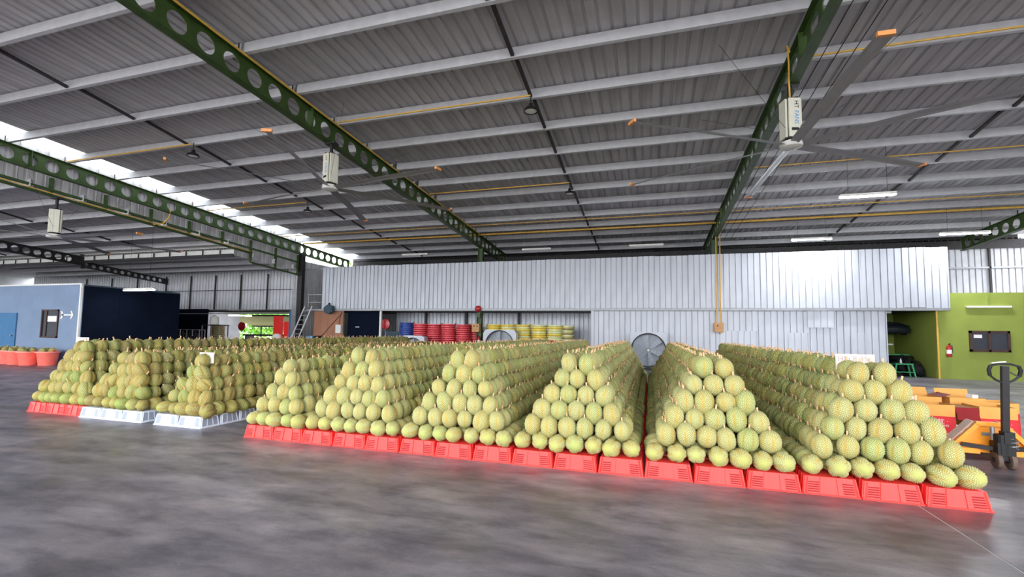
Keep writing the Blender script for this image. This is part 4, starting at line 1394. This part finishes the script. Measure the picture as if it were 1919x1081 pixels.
q = MB(); q.lathe([(0, -.5), (.2, -.47), (.24, -.4), (.24, .4), (.2, .47), (0, .5)], 20, 0, (0, 0, .75), 'x'); q.obj('tank', M['bright_blue'], o, smooth=True)
MB().box(-.35, .05, -.15, .15, 1.0, 1.24).obj('pump', M['bright_blue'], o)
q = MB(); q.lathe([(0, -.2), (.14, -.2), (.15, .2), (0, .2)], 16, 0, (.3, 0, 1.12), 'x'); q.obj('motor', M['black'], o, smooth=True)
for sx in (-.35, .35):
    for sy in (-.17, .17):
        MB().box(sx - .03, sx + .03, sy - .03, sy + .03, 0, .6).obj('leg', M['dark_steel'], o)
# ladder
o = thing('ladder', 'steel ladder leaning up to the mezzanine by the dark column', 'ladder', (0, 0, 0))
A0, A1 = Vector((-20.15, 21.45, 0)), Vector((-19.35, 22.1, 2.95))
B0, B1 = Vector((-19.65, 21.45, 0)), Vector((-18.85, 22.1, 2.95))
for a_, b_ in ((A0, A1), (B0, B1)):
    MB().bar(a_, b_, .05, .07).obj('rail', M['grey_steel'], o)
for i in range(1, 11):
    f = i / 11
    MB().bar(A0.lerp(A1, f), B0.lerp(B1, f), .04, .04).obj('rung', M['grey_steel'], o)
o = thing('guard_rail', 'steel guard rail at the ladder head beside the silver panel', 'railing', (-18.9, 22.35, 2.8))
for z in (.4, .85):
    MB().bar((-.55, 0, z), (.5, 0, z), .04, .04).obj('rail', M['grey_steel'], o)
MB().bar((-.4, 0, 0), (-.4, 0, 1.0), .05, .05).obj('post', M['grey_steel'], o)
MB().bar((-.95, 0, 0), (-.95, 0, 2.35), .05, .05).bar((-.95, 0, 2.35), (.55, 0, 2.35), .05, .05).obj('portal_frame', M['grey_steel'], o)

# ================================================================== LEFT SIDE THINGS
# coral baskets of durians by the light blue wall
bx = [(-26.55, 12.55), (-25.78, 12.45), (-25.02, 12.3), (-24.2, 12.25), (-23.5, 12.5)]
for i, (x, y) in enumerate(bx):
    o = thing('basket', f'coral basket full of durians by the light blue wall, {ORD[i + 1]} from left', 'basket', (x, y, 0), 0, 'coral baskets of durians')
    link('body', BM['pink_basket'][0], o)
    link('handles', BM['pink_basket'][1], o)
    link('rim', BM['pink_basket'][2], o)
    for k in range(3):
        a = [2.8, .3, 4.6][k]
        Mx = Matrix.Translation((x + .17 * math.cos(a), y + .17 * math.sin(a), .58 + .03 * (k % 2))) @ Euler((rnd.uniform(-1, 1), rnd.uniform(-1, 1), a)).to_matrix().to_4x4()
        d_ = link('durian', VARO[(i + k) % 6])
        d_.matrix_world = Mx @ Matrix.Diagonal((1.1, 1.1, 1.1, 1))
        tag(d_, f'{["left", "right", "front"][k]} green durian heaped in the {ORD[i + 1]} coral basket from left', 'durian', 'durians in the coral baskets')
        link('stem', STEM, d_)
# fan cages, shelf and jug near the navy side
o = thing('floor_fan', 'grey framed floor fan cage before the navy wall', 'fan', (-24.6, 19.3, 0), .2)
for x0_ in (-.75,):
    q = MB()
    for xx in (-.75, 0, .75):
        q.bar((xx, -.2, 0), (xx, -.2, 1.5), .04, .04).bar((xx, .2, 0), (xx, .2, 1.5), .04, .04)
    for z in (.05, 1.5):
        q.bar((-.75, -.2, z), (.75, -.2, z), .04, .04).bar((-.75, .2, z), (.75, .2, z), .04, .04)
    q.obj('frame', M['grey_steel'], o)
for xx in (-.37, .37):
    q = MB()
    for rr in (.12, .22, .32):
        q.tube([(xx + rr * math.cos(2 * PI * k / 20), -.2, 1.1 + rr * math.sin(2 * PI * k / 20)) for k in range(20)], .008, 4, closed=True)
    q.obj('guard', M['grey_steel'], o)
    for k in range(4):
        R = Matrix.Translation((xx, 0, 1.1)) @ Matrix.Rotation(k * PI / 2, 4, 'Y')
        q = MB(); q.prism([R @ Vector(v) for v in ((.04, 0, -.03), (.3, -.03, -.08), (.3, .03, .08), (.04, 0, .03))], (0, .006, 0)); q.obj('blade', M['dark_steel'], o)
o = thing('shelf_rack', 'dark steel shelf rack carrying the white jug', 'rack', (-23.4, 19.9, 0))
MB().box(-.75, .6, -.3, .3, 1.74, 1.8).obj('shelf', M['dark_steel'], o)
for sx in (-.7, .55):
    for sy in (-.27, .27):
        MB().bar((sx, sy, 0), (sx, sy, 1.75), .05, .05).obj('leg', M['grey_steel'], o)
MB().box(-.7, .55, -.3, .3, .8, .84).obj('shelf', M['dark_steel'], o)
o = thing('water_jug', 'white plastic jug standing on the dark shelf rack', 'jug', (-23.5, 19.85, 1.8))
q = MB(); q.lathe([(0, 0), (.2, .0), (.23, .04), (.23, .36), (.2, .44), (.1, .47), (.07, .5), (0, .5)], 18); q.obj('body', M['white_paint'], o, smooth=True)
q = MB(); q.tube([(.1, 0, .45), (.1, 0, .53), (-.1, 0, .53), (-.1, 0, .45)], .018, 6); q.obj('handle', M['white_paint'], o, smooth=True)
basket_stack(-25.7, 22.0, 1.75, 'olive_basket', 'olive stack in the left rear opening')
round_fan('red round fan on a stand beside the olive basket stack', -25.6, 23.6, 1.75, .28)
# stacked red crates by the blue jamb
k_ = 0
for (x, y, n) in ((-22.35, 23.3, 14), (-21.75, 23.5, 12), (-21.1, 23.3, 13)):
    for i in range(n):
        o = thing('plastic_crate', f'red crate {ORD[i + 1]} from the floor, {["left", "middle", "right"][k_]} stack in the rear opening', 'crate', (x, y, i * .172), PI / 2 * (k_ == 1), 'red crates stacked in the rear opening')
        link('body', CR[0], o)
        link('ribs', CR[1], o)['kind'] = 'stuff'
    k_ += 1
o = thing('drum_bin', 'white sack slumped before the stacked red crates', 'sack', (-21.9, 22.75, 0))
q = MB(); q.lathe([(0, 0), (.3, .02), (.33, .3), (.3, .9), (.22, 1.25), (.1, 1.32), (0, 1.3)], 14); q.obj('body', M['paper'], o, smooth=True)
# lean-to outside the rear opening
lt = struct(MB().box(-34, -20.6, 32.4, 32.5, 1.78, 1.88).box(-34, -20.6, 29.2, 29.3, 2.6, 2.72).obj('trim_1', M['dark_steel']))
tl = corr_mesh('canopy_sheet', .75, 3.8, .25, .03, .06, M['pale_basket'], 'roof')
for i in range(17):
    o = link('canopy_sheet', tl, lt, (-34 + .76 * i, 29.2, 2.66))
    o.rotation_euler = (-.24, 0, 0)
for xx in (-33, -30.2, -27.4, -24.6, -21.8):
    MB().box(xx, xx + .08, 32.4, 32.48, 0, 1.8).obj('canopy_post', M['dark_steel'], lt)
dk = struct(MB().box(-34, -20.6, 22.9, 29.3, 2.78, 2.84).obj('ceiling_store', M['dark_steel']))  # deck extended outwards, mostly unseen, to shade the store from the sky
sw = struct(MB().box(-28.9, -28.8, 22.9, 26.4, 0, 2.7).obj('wall_store', M['sheet_back']))
o = thing('work_bench', 'long dark bench across the left rear opening', 'bench', (-24.6, 25.6, 0))
MB().box(-2.6, 2.9, -.4, .4, 1.12, 1.22).obj('top', M['dark_steel'], o)
for sx in (-2.4, 0, 2.7):
    MB().box(sx - .05, sx + .05, -.35, .35, 0, 1.12).obj('leg', M['dark_steel'], o)
# greenery outdoors
def bush(label, x, y, z0, h, w_, n, seed):
    r_ = np.random.default_rng(seed)
    o = thing('bush', label, 'bush', (x, y, 0), 0, 'greenery outside')
    P = r_.normal(0, 1, (n, 3))
    P /= np.linalg.norm(P, axis=1)[:, None]
    P *= r_.uniform(.4, 1, (n, 1))
    P *= np.array([w_, w_ * .5, h / 2])
    P[:, 2] += z0 + h / 2
    q = MB()
    for p in P:
        d1 = Vector(r_.normal(0, 1, 3)).normalized() * r_.uniform(.16, .34)
        d2 = Vector(r_.normal(0, 1, 3)).normalized() * .12
        p = Vector(p)
        q.add([p - d1, p + d2, p + d1, p - d2], [(0, 1, 2, 3)])
    q.obj('foliage', M['leaf'], o)
    q = MB(); q.tube([(0, 0, 0), (.05, 0, z0 + h * .4), (0, .05, z0 + h * .7)], [.08, .06, .03], 6); q.obj('trunk', M['ply'], o)
for i, (x, lab) in enumerate(((-47.5, 'farthest left'), (-44.5, 'second from left'), (-41.5, 'third from left'), (-38.5, 'fourth from left'), (-35.5, 'third from right'), (-32.5, 'second from right'), (-29.5, 'farthest right'))):
    bush('light green bush outside the rear opening, ' + lab, x, 37 + .4 * (i % 2), -.2, 5.2, 2.1, 900, 10 + i)
bush('tree crown glimpsed through the gap above the corner column', -23.5, 32, 4.0, 3.2, 1.8, 380, 4)

# ================================================================== RIGHT DOORWAY THINGS
o = thing('tarp_roll', 'dark bundle of tarpaulin on brackets inside the right doorway', 'tarpaulin', (9.98, 24.2, 1.75))
q = MB(); q.tube([(-.9, 0, .22), (-.3, -.03, .2), (.4, .02, .24), (.75, 0, .2), (.9, 0, .16)], [.2, .24, .22, .2, .06], 12); q.obj('roll', M['tarp'], o, smooth=True)
q = MB(); q.tube([(-.9, .1, .42), (-.2, .1, .44), (.5, .08, .4), (.9, .05, .34)], [.12, .14, .13, .05], 10); q.obj('roll', M['tarp'], o, smooth=True)
for xx in (-.75, .7):
    MB().bar((xx, -.25, 0), (xx, .3, 0), .05, .05).obj('bracket', M['dark_steel'], o)
o = thing('stool', 'green plastic stool inside the right doorway', 'stool', (9.98, 22.95, 0))
MB().box(-.3, .32, -.2, .2, .5, .55).obj('seat', M['green_stool'], o)
for sx in (-1, 1):
    for sy in (-1, 1):
        MB().bar((sx * .27 + .01, sy * .16, .5), (sx * .36 + .01, sy * .2, 0), .05, .05).obj('leg', M['green_stool'], o)
MB().bar((-.3, -.18, .2), (.32, -.18, .2), .03, .03).obj('stretcher', M['green_stool'], o)
o = thing('work_table', 'thin green table top behind the green stool', 'table', (10.0, 23.9, 0))
MB().box(-.5, .55, -.3, .3, .86, .9).obj('top', M['green_stool'], o)
for sx in (-.45, .5):
    for sy in (-.25, .25):
        MB().box(sx - .02, sx + .02, sy - .02, sy + .02, 0, .86).obj('leg', M['dark_steel'], o)
o = thing('bottle', 'small white bottle standing on the green stool', 'bottle', (9.95, 22.95, .55))
q = MB(); q.lathe([(0, 0), (.035, 0), (.035, .12), (.015, .16), (.015, .2), (0, .2)], 10); q.obj('body', M['paper'], o, smooth=True)
def tyre(label, x, y, z, r_, lean, yaw):
    o = thing('tyre', label, 'tyre', (x, y, z), 0, 'tyres inside the right doorway')
    m = MB(); m.lathe([(r_ * .55, -.08), (r_ * .9, -.1), (r_, -.07), (r_, .07), (r_ * .9, .1), (r_ * .55, .08), (r_ * .55, -.08)], 24)
    q = m.obj('tread', M['black'], o, smooth=True)
    o.rotation_euler = (lean, 0, yaw)
for i, (x, y, z, r_, ln, yw) in enumerate(((10.35, 23.6, .45, .45, 1.35, .9), (10.55, 23.45, .42, .42, 1.25, .9), (10.72, 23.3, .33, .33, 1.2, .9), (10.4, 24.0, .1, .45, 0, 0), (10.4, 24.0, .31, .45, 0, 0), (10.4, 24.0, .52, .45, 0, 0), (10.4, 24.0, .73, .45, 0, 0))):
    tyre(['tyre leaning against the heap, farthest left', 'tyre leaning in the middle of the dark heap', 'small tyre leaning nearest the yellow pipe', 'tyre lying at the bottom of the dark stack', 'tyre second from the floor in the dark stack', 'tyre third from the floor in the dark stack', 'tyre on top of the dark stack'][i], x, y, z, r_, ln, yw)
print('individual durians', ncount[0], 'tris', sum(len(t_) for t_ in acc['t']) + sum(len(t_) for t_ in acco['t']))
